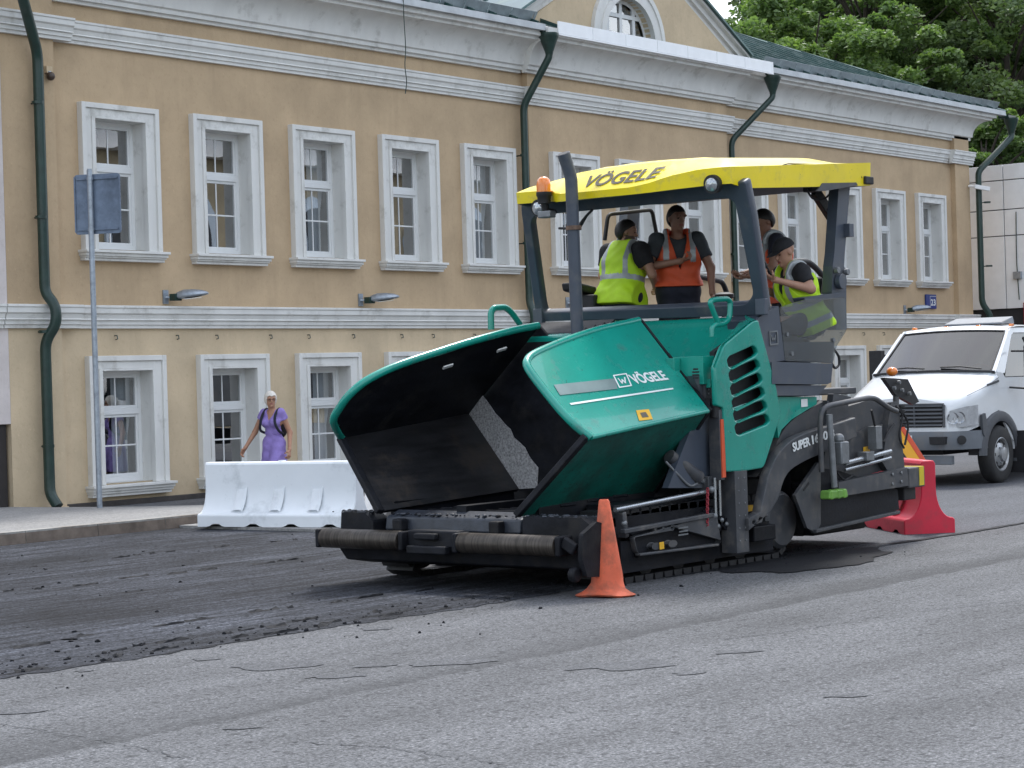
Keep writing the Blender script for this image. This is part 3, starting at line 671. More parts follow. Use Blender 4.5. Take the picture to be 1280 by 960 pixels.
LAMPW = mat('lamp lens', (.42, .44, .46), .1, .6, var=.1)
WHITEL = mat('white lettering', (.75, .77, .76), .45, var=.02)
DARKL = mat('dark lettering', (.10, .085, .06), .45, var=.05)
SILV = mat('silver stripe', (.16, .22, .22), .4, .2, var=.2)
WARN = mat('yellow warning sticker', (.75, .42, .02), .5, var=.1)
NEONG = mat('bright green plastic', (.15, .34, .05), .5, var=.15, dirt=(.06, .12, .03), dirt_amt=.3)
PERSPEX = glass('scratched clear shield', (.66, .70, .73), 1.4, .04, .1)
LIFT = mat('yellow plastic', (.65, .5, .02), .5, var=.1)

pv = thing('asphalt_paver', (14.4, YC, 0), 'green asphalt paving machine with raised empty hopper and yellow canopy', 'paving machine')
def poly_y(y, pix): return [at('Y', y, *p) for p in pix]
def slab_y(g, y, pix, thick, m): return g.prism(poly_y(y, pix), (0, thick, 0), m)

# --- hopper wings (outer skin green, inner skin black)
F0, F1 = at('Y', YN, 740, 545), at('Y', YN, 886, 512)
T1 = at('Y', 9.95, 799, 399)
nU = unit(np.cross(F1-F0, T1-F0)); nU = nU if nU[1] < 0 else -nU
rim_px = [(740, 545), (722, 531), (704, 513), (685, 490), (668, 468), (660.5, 456), (661, 448), (669, 441), (686, 433), (715, 421.5), (750, 410.5), (785, 402.5), (799, 399)]
up = [onplane(F0, nU, *p) for p in rim_px]+[F1]
up[0] = F0; up[-2] = T1
B0, B1 = at('Y', 9.78, 651, 646), at('Y', 9.78, 815, 617)
nL = unit(np.cross(F1-F0, B1-F0)); nL = nL if nL[1] < 0 else -nL
lowp = [F0, F1, B1, B0]
def wing(mf, near):
    f = (lambda p: np.asarray(p, float)) if near else mir
    if not near:
        nf = mir(nU+V(0, YC, 0))-V(0, YC, 0); fo = mir(F0)
        far = [fo]+[onplane(fo, nf, *p) for p in ((415, 525), (423, 508), (434, 493), (450, 478.5), (470, 466.5), (500, 453.5), (545, 438.5), (590, 424.5), (640, 411.5))]+[mir(T1), mir(F1)]
    nu, nl = f(V(0, YC, 0)+nU)-f(V(0, YC, 0)), f(V(0, YC, 0)+nL)-f(V(0, YC, 0))
    g = G(); U = [f(p) for p in up] if near else far; L = [f(p) for p in lowp]
    g.prism([p for p in U], -nu*.035, GREEN, SOOT, GREEN)
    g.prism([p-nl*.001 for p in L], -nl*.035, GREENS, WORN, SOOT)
    w = g.build('hopper_wing', pv, smooth=30)
    if not near: w['label'] = 'far hopper wing showing its black inner face'
    g = G(); g.tube(smooth_path([p-nu*.017 for p in U[:-1]], 3), .034, GREEN, 10); g.tube([U[0]-nu*.017, U[-1]-nu*.017], .02, GREEN, 8)
    g.build('rim', w, smooth=60)
    g = G(); a, b = L[0]-nl*.02, L[3]-nl*.02; g.bar(a+(b-a)*.02-V(.03, 0, 0), b-V(.03, 0, 0), .07, .05, SOOT, up=nl); g.build('edge_lip', w, smooth=0, bevel=.008)
    g = G()
    for t in (.38, .72):     # slots / grips on the inner side, drain rings
        q0 = U[-2]*t+U[5]*(1-t); q = q0-nu*.042-V(0, 0, .09); g.bar(q, q+unit(U[-2]-U[5])*.11, .03, .012, PLASTER, up=nu)
    if not near: g.build('grip_slot', w, smooth=0)
    for t in (.3, .5, .7):
        g = G(); c = L[3]*(1-t)+L[2]*t+nl*.012+(L[0]-L[3])*.05; g.bar(c-V(.1, 0, 0), c+V(.1, 0, 0), .05, .02, SOOT, up=nl); g.build('hinge_lug', w, smooth=0, bevel=.006)
    return w, nu
nw, _ = wing(None, True); fw, _ = wing(None, False)
# decals on the near wing
P = lambda x, y, e=.004: onplane(F0+nU*e, nU, x, y)
g = G(); g.prism([P(692, 481), P(700, 494), P(772, 486), P(769, 473)], nU*.001, SILV); g.build('grey_stripe', nw, smooth=0)
g = G(); g.prism([P(712, 504), P(714, 506.2), P(842, 486.5), P(841, 484.8)], nU*.001, WHITEL); g.build('white_line', nw, smooth=0)
g = G(); g.prism([P(795, 513), P(799, 526), P(816, 524), P(811, 511.5)], nU*.001, WARN); st = g.build('warning_sticker', nw, smooth=0)
g = G(); g.prism([P(800, 516, .0065), P(803, 522, .0065), P(811, 521, .0065), P(807, 515, .0065)], nU*.001, DARKL); g.build('pictogram', st, smooth=0)
lettering('lettering', nw, 'VÖGELE', P(794, 479.8), P(836, 474), .105, P(789, 465)-P(793, 480), WHITEL, bold=.025, thick=.003)
g = G(); c = [P(766, 469), P(774, 485), P(790, 482.5), P(783, 466.5)]; m_ = sum(c)/4
for i in range(4):
    a, b = c[i], c[(i+1) % 4]; g.prism([a, b, b+(m_-b)*.16, a+(m_-a)*.16], nU*.002, WHITEL)
w_ = lambda u, v: c[0]*(1-u)*(1-v)+c[3]*u*(1-v)+c[1]*(1-u)*v+c[2]*u*v
for (u0, v0, u1, v1) in ((.25, .28, .38, .72), (.38, .72, .5, .4), (.5, .4, .62, .72), (.62, .72, .75, .28)): g.bar(w_(u0, v0), w_(u1, v1), .011, .003, WHITEL, up=nU)
g.build('emblem', nw, smooth=0)

# --- hopper back wall, floor, apron
g = G()
r0, r1, r2 = (B1, mir(B1)), (F1, mir(F1)), (T1, mir(T1))
off = V(.02, 0, 0)
rt = tuple(p*.38+q*.62 for p, q in zip(r1, r2))
for (a, b) in ((r0, r1), (r1, rt)): g.hexa([a[0]+off, a[1]+off, a[1]+off*3, a[0]+off*3, b[0]+off, b[1]+off, b[1]+off*3, b[0]+off*3], SOOT)
for s_ in (1, 0):
    a, b = rt[s_], r2[s_]; c = V(a[0], a[1]+(-.62 if s_ else .62), a[2]); g.prism([p+off for p in (a, b, b*.85+c*.15, c)], (.03, 0, 0), SOOT)
bw = g.build('hopper_back_wall', pv, smooth=0)
g = G()
k1 = r1[1]+off*.6; k0 = r0[1]+off*.6; kk = lambda t, s: k0*(1-t)+k1*t+V(0, -s, 0)   # speckled lighter grey patch in the far corner
edge = [(1.0, .02), (1.18, .04)]
pts = [kk(.03, .0), kk(1.0, .02), k1+(r2[1]-r1[1])*.22+V(-.02, -.02, 0)]
jag = []
for i in range(13):
    t = i/12; q = pts[2]*(1-t)+kk(.30, .42)*t; jag.append(q+V(0, rr.uniform(-.018, .018), rr.uniform(-.015, .015)))
g.prism(pts[:2]+[pts[2]]+jag[1:]+[kk(.05, .25)], (-.006, 0, 0), SPECKLE); o_ = g.build('grey_patch', pv, smooth=0); o_['label'] = 'grey speckled steel patch in the hopper corner'
g = G(); g.box(12.42, 13.98, 9.78, 11.22, .50, .56, SOOT)
for x in np.arange(12.5, 13.9, .16):
    for (a, b) in ((9.95, 10.44), (10.56, 11.05)): g.bar((x, a, .575), (x, b, .575), .03, .03, SOOT)
g.box(12.42, 13.98, 10.45, 10.55, .5605, .64, SOOT)
g.build('conveyor_floor', pv, smooth=0, bevel=.004)
g = G(); g.hexa([(12.28, 9.80, .44), (12.42, 9.80, .44), (12.42, 11.20, .44), (12.28, 11.20, .44), (12.30, 9.80, .55), (12.46, 9.80, .60), (12.46, 11.20, .60), (12.30, 11.20, .55)], TARRED)
for y in (10.0, 11.0): g.box(12.20, 12.29, y-.05, y+.05, .44, .54, SOOT)
g.build('apron', pv, smooth=0, bevel=.015)
g = G(); rs = random.Random(41)
for i in range(230):
    k = rs.random()
    if k < .45: p = (rs.uniform(12.31, 12.45), rs.uniform(9.84, 11.16), .57)
    elif k < .7: p = (rs.uniform(12.5, 13.9), rs.choice([9.86, 11.14])+rs.gauss(0, .04), .565)
    else: p = (rs.uniform(12.2, 12.38), rs.choice([rs.uniform(9.1, 9.7), rs.uniform(11.28, 11.7)]), .586)
    r = rs.uniform(.006, .022); g.ball(p, r, TARRED if i % 3 else SOOT, (1, rs.uniform(.7, 1.6), .6), 6, 4)
o_ = g.build('caked_bitumen', pv, smooth=0); o_['kind'] = 'stuff'
for y in (11.225, 9.73): g = G(); g.box(12.44, 14.0, y, y+.045, .3, .66, SOOT); g.build('floor_side', pv, smooth=0)
# --- push roller beam
g = G(); g.hexa([(12.20, 9.16, .20), (12.5, 9.16, .15), (12.5, 11.56, .15), (12.20, 11.56, .20), (12.16, 9.05, .36), (12.5, 9.05, .36), (12.5, 11.66, .36), (12.16, 11.66, .36)], SOOT)
for (a, b) in ((9.05, 9.72), (11.25, 11.62)):
    g.prism([(12.20, a, .362), (12.20, a, .52), (12.20, a+.1, .585), (12.20, b-.02, .585), (12.20, b, .362)], (.2, 0, 0), SOOT)
g.box(12.05, 12.159, 10.24, 10.75, .30, .47, SOOT); g.box(11.97, 12.049, 10.30, 10.70, .29, .355, SOOT); g.box(11.99, 12.049, 10.42, 10.64, .4, .45, SOOT)
for y in (9.22, 10.215, 10.775, 11.675): g.box(11.98, 12.159, y-.022, y+.022, .31, .46, SOOT)
g.cyl((12.02, 9.12, .18), (12.02, 9.06, .18), .055, SOOT); g.prism([(12.0, 9.0, .3), (12.06, 9.0, .16), (12.4, 9.0, .14), (12.44, 9.0, .5), (12.2, 9.0, .56), (12.02, 9.0, .48)], (0, .04, 0), SOOT)
g.bar((12.03, 9.08, .36), (12.03, 9.19, .42), .05, .09, SOOT)
g.build('bumper_beam', pv, smooth=35, bevel=.012)
for (a, b) in ((9.246, 10.19), (10.80, 11.65)):
    g = G(); g.lathe((12.04, a, .385), (0, 1, 0), [(.03, 0), (.075, .002), (.079, .01), (.079, b-a-.01), (.075, b-a-.002), (.03, b-a)], ROLL, 28); g.build('push_roller', pv, smooth=40)

# --- chassis, crawler tracks, side frame
g = G(); g.box(14.12, 15.9, 9.55, 11.45, .34, 1.22, SOOT); g.box(12.5, 14.119, 9.72, 11.28, .2, .45, SOOT); g.box(15.9, 16.3, 9.9, 11.1, .34, .9, SOOT); g.build('chassis', pv, smooth=0, bevel=.01)
def crawler(y0, y1):
    xa, xb, r, zc = 12.95, 15.25, .27, .29
    path = []; L = xb-xa; per = 2*L+2*math.pi*r; n = 46
    def pt(s):
        s %= per
        if s < L: return (xa+s, zc-r), (1, 0)
        s -= L
        if s < math.pi*r: a = s/r; return (xb+r*math.sin(a), zc-r*math.cos(a)), (math.cos(a), math.sin(a))
        s -= math.pi*r
        if s < L: return (xb-s, zc+r), (-1, 0)
        s -= L; a = s/r; return (xa-r*math.sin(a), zc+r*math.cos(a)), (-math.cos(a), -math.sin(a))
    g = G()
    for i in range(n):
        (x, z), (dx, dz) = pt(i*per/n); h = per/n*.44; nx, nz = -dz, dx
        q = lambda u, v: (x+dx*u+nx*v, z+dz*u+nz*v)
        c = [q(-h, -.015), q(h, -.015), q(h*.85, .035-.0), q(-h*.85, .035)]
        c = [q(-h, .03), q(h, .03), q(h*.8, -.02), q(-h*.8, -.02)]
        g.prism([(a, y0, b) for a, b in c], (0, y1-y0, 0), BLACK)
    for x in (xa, xb): g.cyl((x, y0+.06, zc), (x, y1-.06, zc), r-.04, BLACK, 24)
    for x in np.linspace(xa+.45, xb-.45, 4): g.cyl((x, y0+.06, .13), (x, y1-.06, .13), .10, BLACK, 16)
    g.build('crawler_track', pv, smooth=35)
crawler(9.36, 9.66); crawler(11.34, 11.64)
hol = [[(808, 657), (805.5, 661), (808, 667), (814, 666.5), (815.5, 660), (813, 656)]]
def pix2d(y, pix, o, ux=(1, 0, 0), uy=(0, 0, 1)): return [(float(np.dot(at('Y', y, *p)-o, ux)), float(np.dot(at('Y', y, *p)-o, uy))) for p in pix]
o_ = V(13.4, 9.27, .4)
def oval(cx, cy, rx, ry, n=14): return [(cx+rx*math.cos(2*math.pi*i/n), cy+ry*math.sin(2*math.pi*i/n)-(rx*math.cos(2*math.pi*i/n))*.12) for i in range(n)]
hh = [pix2d(9.27, oval(*q), o_) for q in ((816.5, 661.5, 1.8, 3.2), (826.5, 660, 1.8, 3.2), (837.5, 658.8, 1.8, 3.2), (817, 682.5, 5, 3.6), (838, 679.5, 5, 3.6))]
sf = plate('side_frame', pv, rounded(pix2d(9.27, [(789, 671), (893, 642), (899, 679), (800, 695), (793, 690)], o_), .03), hh, o_, (1, 0, 0), (0, 0, 1), .05, CHAR, .006)
g = G(); slab_y(g, 9.30, [(790, 668), (894, 637), (900, 682), (798, 697)], .08, SOOT); g.box(12.95, 15.2, 9.335, 9.355, .09, .34, SOOT); g.build('frame_backing', pv, smooth=0)
g = G(); g.bar(at('Y', 9.25, 778, 664.5), at('Y', 9.25, 890, 643.5), .05, .035, CHAR); g.bar(at('Y', 9.25, 797, 693.5), at('Y', 9.25, 896, 681), .05, .02, CHAR); g.build('frame_rail', sf, smooth=0, bevel=.006)
g = G(); p = [at('Y', 9.24, *q) for q in ((824, 678), (824.5, 687), (830, 686), (829.5, 677))]; g.prism(p, (0, -.003, 0), WARN); g.build('sticker', sf, smooth=0)
g = G()
for k in range(3):
    a, b = at('Y', 9.243, 848+(k == 1)*1, 660.5+k*4.3), at('Y', 9.243, 860, 658.7+k*4.3); g.bar(a, b, .004, .012, CAST)
g.build('frame_slots', sf, smooth=0)
g = G(); a, b = at('Y', 9.3, 769, 637.5), at('Y', 9.3, 888, 613.5); g.cyl(a, b, .020, STEEL); g.build('push_rod', pv)
g = G(); g.box(13.0, 14.2, 9.42, 9.7, .36, .62, SOOT); slab_y(g, 9.36, [(773, 645), (885, 622), (890, 640), (775, 668)], .08, SOOT)
g.bar(at('Y', 9.33, 775, 640), at('Y', 9.33, 779, 672), .09, .05, CHAR); g.ball(at('Y', 9.30, 780, 654), .025, CAST); g.build('frame_body', pv, smooth=30, bevel=.01)
g = G(); a, b = at('Y', 9.42, 836, 570), at('Y', 9.34, 874, 598); g.cyl(a, b, .058, CHAR); g.cyl(b, at('Y', 9.33, 884, 605), .03, STEEL)
e = at('Y', 9.32, 888, 604); g.box(e[0]-.09, e[0]+.09, 9.28, 9.42, e[2]-.055, e[2]+.06, CHAR); g.ball(at('Y', 9.26, 889, 612), .03, CAST)
g.tube(smooth_path([at('Y', 9.38, 832, 577), at('Y', 9.34, 848, 594), at('Y', 9.33, 862, 607), at('Y', 9.33, 872, 604)], 4), .012, CAST, 6)
g.build('wing_cylinder', pv, smooth=40, bevel=.004)
g = G()     # red safety chain
a, b = at('Y', 9.24, 884.5, 612), at('Y', 9.24, 884, 655)
for i in range(15):
    t = i/14; c = a*(1-t)+b*t; s = .016
    ring = [c+V((.012*math.cos(q)) if i % 2 else 0, 0 if i % 2 else .012*math.cos(q), s*math.sin(q)) for q in np.linspace(0, 2*math.pi, 9)]; g.tube(ring, .0045, REDP, 5)
g.build('red_chain', pv)
# --- vertical bits beside the engine panel
g = G(); slab_y(g, 9.34, [(866, 470), (889, 470), (893, 500), (893, 610), (835, 610), (862, 540), (886, 514)], .06, SLATE); g.build('bulkhead', pv, smooth=0)
g = G(); a, b = at('Y', 9.22, 897.5, 512), at('Y', 9.22, 899.5, 600); g.box(a[0]-.028, a[0]+.028, 9.19, 9.30, b[2], a[2], CHAR); a = at('Y', 9.22, 896, 507)
g.cyl((a[0]+.01, 9.24, a[2]-.10), (a[0]+.01, 9.24, a[2]+.06), .045, BLACK, 16)
for dx in (-.02, .05): g.cyl((a[0]+dx, 9.25, b[2]+.02), (a[0]+dx, 9.25, b[2]-.30), .014, STEEL, 10)
ls = g.build('lift_cylinder', pv, smooth=35, bevel=.004)
a, b = at('Y', 9.18, 903, 524), at('Y', 9.18, 904, 597)
g = G(); g.box(a[0]-.022, a[0]+.03, 9.18, 9.20, b[2], a[2], ORANGE); g.build('reflector_strip', ls, smooth=0)
g = G(); a, b = at('Y', YN, 917, 589), at('Y', YN, 922, 691); g.box(a[0]-.03, a[0]+.16, 9.17, 9.32, b[2], a[2], CHAR)
for z in np.linspace(b[2]+.1, a[2]-.06, 6):
    for dx in (.03, .12): g.ball((a[0]+dx-.01, 9.168, z), .008, CAST, (1, .5, 1), 8, 5)
g.build('guide_post', pv, smooth=30, bevel=.006)
g = G()
for (x, y, r) in ((893, 645, .07), (902, 650, .055), (897, 658, .06), (908, 655, .05), (888, 652, .04)): c = at('Y', 9.26, x, y); g.cyl(c, c+V(0, .08, 0), r, SOOT, 12); g.ball(c, r*.4, CAST)
g.build('linkage', pv)
g = G(); slab_y(g, 9.40, [(930, 600), (968, 596), (975, 690), (931, 692)], .1, SOOT); p = [at('Y', 9.39, *q) for q in ((928.5, 632), (928.5, 640.5), (941, 638.5), (941, 631))]; g.build('inner_panel', pv, smooth=0)
g = G(); g.prism(p, (0, -.003, 0), WARN); g.build('sticker', pv, smooth=0)

# --- bonnet
hb0, hb1 = at('Y', 9.48, 956, 386), V(14.97, 11.62, 2.13)
g = G(); xb, zb = 14.96, 2.12
A = at('Y', 9.36, 884, 447); xf, zf = 14.52, 1.68
g.hexa([(14.24, 9.5, 1.0), (xf-.002, 9.5, 1.0), (xf-.002, 11.5, 1.0), (14.24, 11.5, 1.0), (14.24, 9.5, 1.60), (xf-.002, 9.5, 1.60), (xf-.002, 11.5, 1.60), (14.24, 11.5, 1.60)], SOOT)
g.hexa([(xf, 9.36, 1.2), (xb, 9.36, 1.2), (xb, 11.62, 1.2), (xf, 11.62, 1.2), (xf, 9.36, zf), (xb, 9.40, zb), (xb, 11.5, zb), (xf, 11.62, zf)], GREEN)
hood = g.build('bonnet', pv, smooth=20, bevel=.02)
g = G(); cz = lambda x: 2.0+(x-14.16)*.17
g.hexa([(14.18, 10.45, 1.7), (14.93, 10.45, 1.7), (14.93, 11.58, 1.7), (14.18, 11.58, 1.7), (14.16, 10.52, cz(14.16)), (14.93, 10.5, cz(14.93)), (14.93, 11.56, cz(14.93)), (14.16, 11.54, cz(14.16))], GREEN); g.build('cowl', hood, smooth=0, bevel=.02)
for k in range(4):
    x = 14.25+.14*k; g = G(); g.hexa([(x, 10.62, cz(x)+.001), (x+.07, 10.62, cz(x+.07)+.001), (x+.07, 11.45, cz(x+.07)+.001), (x, 11.45, cz(x)+.001), (x+.01, 10.62, cz(x)+.012), (x+.075, 10.62, cz(x+.07)+.035), (x+.075, 11.45, cz(x+.07)+.035), (x+.01, 11.45, cz(x)+.012)], BLACK)
    g.build('louvre', hood, smooth=0)
# vent panel on the near side
vo = V(14.5, YN+.0, 1.5)
px_out = [(891, 459), (902, 431), (938, 401.5), (945, 400), (968, 485), (973, 520), (952, 585), (930, 588.5), (905, 590), (901, 510), (893, 507)]
slots = []
for k in range(6):
    yl, yr = 450+k*17.3-(.6*k if k > 3 else 0), 433+k*17.1
    xl, xr = 906+k*1.9, 942.5+k*3.0
    slots.append([(xl, yl), (xl+3, yl-4.5), (xr-4, yr-1), (xr, yr+2), (xr+2, yr+8), (xr-2, yr+12), (xl+6, yl+10.5), (xl+2, yl+8.5)])
vp = plate('vent_panel', pv, rounded(pix2d(YN, px_out, vo), [.03, .05, .03, .02, .05, .05, .05, .03, .02, .02, .02]), [rounded(pix2d(YN, s, vo), .012, 2) for s in slots], vo, (1, 0, 0), (0, 0, 1), .05, GREEN, .012)
vp['label'] = 'green side panel with six slanted vent slots'
g = G(); slab_y(g, 9.30, [(893, 440), (944, 404), (970, 520), (952, 583), (906, 588)], .05, BLACK); g.build('vent_backing', vp, smooth=0)
g = G()     # bevel between vent panel and bonnet
q = [at('Y', YN-.02, 891, 459), at('Y', YN-.02, 902, 431), at('Y', YN-.02, 938, 401.5), at('Y', YN-.02, 945, 400)]
r = [V(xf, 9.365, zf), V(xf+.06, 9.375, zf+(zb-zf)*.14+.004), V(xb-.04, 9.40, zb-.03), V(xb, 9.41, zb+.004)]
g.loft([q, r], GREEN); g.build('bonnet_shoulder', hood, smooth=0)
g = G()     # filler box with round grille between wing and vent panel
a, b = at('Y', 9.30, 860, 447), at('Y', 9.30, 892, 464); c = at('Y', 9.30, 860, 478)
g.box(a[0]+.12, b[0]-.16, 9.52, 9.6, c[2], a[2], GREEN); g.box(b[0]-.155, b[0]+.02, 9.30, 9.6, c[2]-.02, a[2]+.01, GREEN)
g.box(b[0]-.12, b[0]+.02, 9.31, 9.5, c[2]-.14, b[2]-.02, CHAR); g.box(b[0]-.10, b[0]+.03, 9.27, 9.5, c[2]-.05, c[2]+.02, GREEN)
for z in np.linspace(c[2]-.1, b[2]-.05, 5): g.ball((b[0]-.07, 9.305, z), .011, CAST, (1, .5, 1), 8, 5)
fb = g.build('side_box', pv, smooth=0, bevel=.012)
g = G(); cc = at('Y', 9.30, 869, 467)
for dz in (-.036, -.012, .012, .036): L = math.sqrt(.05**2-dz*dz); g.box(cc[0]-L, cc[0]+L, 9.292, 9.299, cc[2]+dz-.007, cc[2]+dz+.007, BLACK)
g.build('grille', fb, smooth=0)
def handle(name, pts, r, m=GREEN): 
    g = G(); g.tube(fillet_path(pts, .06, 4), r, m, 10); return g.build(name, pv, smooth=60)
h = [(890, 421), (890, 410), (893, 406.5), (905, 405), (912, 398), (913, 377), (909, 373.5), (893, 374.5), (887, 377), (890, 385), (897.5, 404)]
handle('grab_handle', [at('Y', 9.42, *p) for p in h], .024)
h = [(614, 412), (613.5, 391), (617, 385), (632, 384), (640, 391), (650, 405)]
handle('grab_handle', [at('Y', 11.75, *p) for p in h], .03)

# --- windscreen frame
wa, wb = V(14.97, 9.4, 2.12), V(14.55, 9.4, 3.12); wn = unit(np.cross(V(0, 1, 0), wb-wa)); wu = unit(wb-wa); wo = V(14.97, YC, 2.12)
def wpix(pix): return [(float(np.dot(onplane(wo, wn, *p)-wo, (0, 1, 0))), float(np.dot(onplane(wo, wn, *p)-wo, wu))) for p in pix]
outer = [(674, 400), (655, 262), (655, 249), (935, 224), (944, 268), (961, 386), (958, 392)]
inner = [(683, 388), (681, 380), (667, 276), (672, 267.5), (912, 245), (922, 251), (945, 366), (936, 377.5)]
plate('windscreen_frame', pv, rounded(wpix(outer), .03), [rounded(wpix(inner), .09, 5)], wo, (0, 1, 0), wu, .10, SLATE, .012)
g = G(); P_ = lambda x, y: onplane(wo-wn*.05*np.sign(wn[0]), wn, x, y)
for (x, y) in ((952, 382), (674, 394)): g = G(); c = P_(x, y); g.box(c[0]-.03, c[0]+.03, c[1]-.05, c[1]+.05, c[2]-.08, c[2]+.06, SLATE); g.build('frame_foot', pv, smooth=0, bevel=.008)
g = G(); p = [onplane(wo, wn, *q)-V(.09, 0, 0) for q in ((748, 263), (741, 270), (733, 284))]; g.tube(p, .012, BLACK, 6); g.bar(p[1], p[2]+V(0, .1, -.06), .012, .02, BLACK); g.build('wiper', pv)
# rear posts
def rear_post(y0, pix, name='rear_post'):
    g = G(); g.prism([at('Y', 9.26, *p)+V(0, y0-9.26, 0) for p in pix], (0, .10, 0), SLATE); return g.build(name, pv, smooth=0, bevel=.012)
pp = [(1049, 226), (1063, 226), (1056, 318), (1055, 334), (1058, 336), (1058, 412), (1045, 412), (1040, 365), (1041, 332), (1043, 316)]
rp = rear_post(9.26, pp); rear_post(11.6, pp)
g = G()
for (x, y) in ((1044, 338), (1056, 340)): c = at('Y', 9.25, x, y); g.cyl(c, c-V(0, .04, 0), .03, CAST, 12)
c = at('Y', 9.25, 1048, 352); g.cyl(c, c-V(0, .05, 0), .07, SLATE, 16); 
g.build('post_hinge', rp, smooth=40, bevel=.004)
c = at('Y', 9.25, 1058, 288); g = G(); g.box(c[0]-.03, c[0]+.05, 9.2, 9.3, c[2]-.06, c[2]+.06, SLATE); g.build('post_bracket', rp, smooth=0, bevel=.004)
g = G(); a = at('Y', 9.45, 1018, 238); b = at('Y', 9.45, 1040, 272); g.bar(a, b, .05, .11, BLACK); g.tube(smooth_path([at('Y', 9.4, 1008, 236), at('Y', 9.4, 1016, 248), at('Y', 9.4, 1030, 249), at('Y', 9.4, 1043, 235)], 4), .011, BLACK, 6); g.tube([at('Y', 9.4, 1035, 262), at('Y', 9.4, 1045, 268)], .015, BLACK, 6); g.box(a[0]-.12, a[0]+.02, 9.4, 9.5, a[2]-.02, a[2]+.06, BLACK)
g.build('rear_mirror', pv, smooth=0, bevel=.008)

# --- yellow canopy: fascia ring, sloped brow, roof skin
CX0, CX1, CY0, CY1 = 14.12, 16.72, 9.12, 11.36
def ring(pts): return [V(*p) for p in pts]
def zline(x): return 3.12+(x-CX0)*.085
rowA, rowB, rowC, rowD = [], [], [], []
plan = []
ny = 25
for i in range(ny):                     # front edge far -> near, bowed forward in the middle
    t = i/(ny-1); y = CY1+(CY0-CY1)*t; bow = .10*(1-(2*t-1)**4)
    plan.append(('f', t, CX0, y))
for i in range(1, 12): t = i/11; plan.append(('n', t, 14.36+(CX1-14.36)*t, CY0))
for i in range(1, 9): t = i/8; plan.append(('r', t, CX1, CY0+(CY1-CY0)*t))
for i in range(1, 11): t = i/11; plan.append(('s', t, CX1+(14.34-CX1)*t, CY1))
CYM = (CY0+CY1)/2; cen = V((CX0+CX1)/2, CYM, 0)
for k, t, x, y in plan:
    if k == 'f':
        KT = [0, .10, .19, .26, .35, .45, .55, .63, .70, .78, .88, .95, 1]
        ip = lambda q: float(np.interp(t, KT, q))
        x = ip([14.34, 14.32, 14.30, 14.16, 14.10, 14.08, 14.08, 14.09, 14.12, 14.20, 14.30, 14.33, 14.36])
        zb = ip([3.19, 3.185, 3.18, 3.155, 3.15, 3.15, 3.15, 3.15, 3.155, 3.17, 3.185, 3.19, 3.19]); zc = zb+ip([.10, .10, .10, .07, .062, .06, .06, .06, .075, .115, .14, .14, .14])
    else:
        tt = (x-CX0)/(CX1-CX0); zb = 3.135+.165*tt; zc = 3.31+.20*tt; 
        inx, zt = 0, 3.46
    d = V(cen[0]-x, cen[1]-y, 0)
    if k == 'f':
        rowC.append(V(ip([14.40, 14.40, 14.40, 14.33, 14.29, 14.28, 14.28, 14.30, 14.35, 14.42, 14.47, 14.50, 14.52]), y+(.14 if y < CYM else -.10)*abs(2*t-1)**4, ip([3.335, 3.345, 3.365, 3.395, 3.41, 3.415, 3.42, 3.425, 3.43, 3.43, 3.43, 3.425, 3.42])))
    elif k in 'ns':
        tt = (x-CX0)/(CX1-CX0); rowC.append(V(x+.05, y+(.16 if k == 'n' else -.16), 3.405+.11*min(1, tt*1.5)-.07*max(0, tt-.6)) if k == 'n' else V(x+.05, y-.10, 3.335+.16*min(1, tt*1.3)))
    else: rowC.append(V(x-.14, y+(.14*(1-2*t)), 3.51))
    rowA.append(V(x, y, zb)); rowB.append(V(x+(-.012 if k == 'f' else 0), y+(-.01 if k == 'n' else (.01 if k == 's' else 0)), zc))
    rowD.append(V(cen[0]+(rowC[-1][0]-cen[0])*.55, cen[1]+(rowC[-1][1]-cen[1])*.5, 3.50))
inner_ = [p+unit(V(cen[0]-p[0], cen[1]-p[1], 0))*.06 for p in rowA]
top_in = [V(p[0]+(cen[0]-p[0])*.20, p[1]+(cen[1]-p[1])*.16, min(3.40, p[2]+.10)) for p in rowA]
g = G(); g.loft([r+[r[0]] for r in (rowA, rowB, rowC, rowD)], YELLOW); g.poly(rowD, YELLOW)
can = g.build('canopy', pv, smooth=38)
g = G(); g.loft([r+[r[0]] for r in (rowA, inner_, top_in)], CHAR); g.poly(top_in, CHAR); g.build('canopy_lining', can, smooth=30)
# brow swelling that carries the lettering
i0, i1 = 2, 10
def on_brow(yv, s, e=.006):   # point on the sloped front: s 0 at crease, 1 at top edge
    ys = [p[1] for p in rowB[:ny]][::-1]
    b = V(*[np.interp(yv, ys, [p[j] for p in rowB[:ny]][::-1]) for j in range(3)]); c = V(*[np.interp(yv, ys, [p[j] for p in rowC[:ny]][::-1]) for j in range(3)])
    nn = unit(np.cross(V(0, -1, 0), c-b)); nn = nn if nn[2] > 0 else -nn
    return b*(1-s)+c*s+nn*e
lettering('lettering', can, 'VÖGELE', on_brow(10.50, .20, .010), on_brow(9.72, .24, .010), .165, on_brow(10.3, .9)-on_brow(10.3, .1), DARKL, bold=.018, shear=.22, thick=.002, follow=lambda u, v, e: on_brow(10.46-.74*u, .22+.52*v, .005+e))
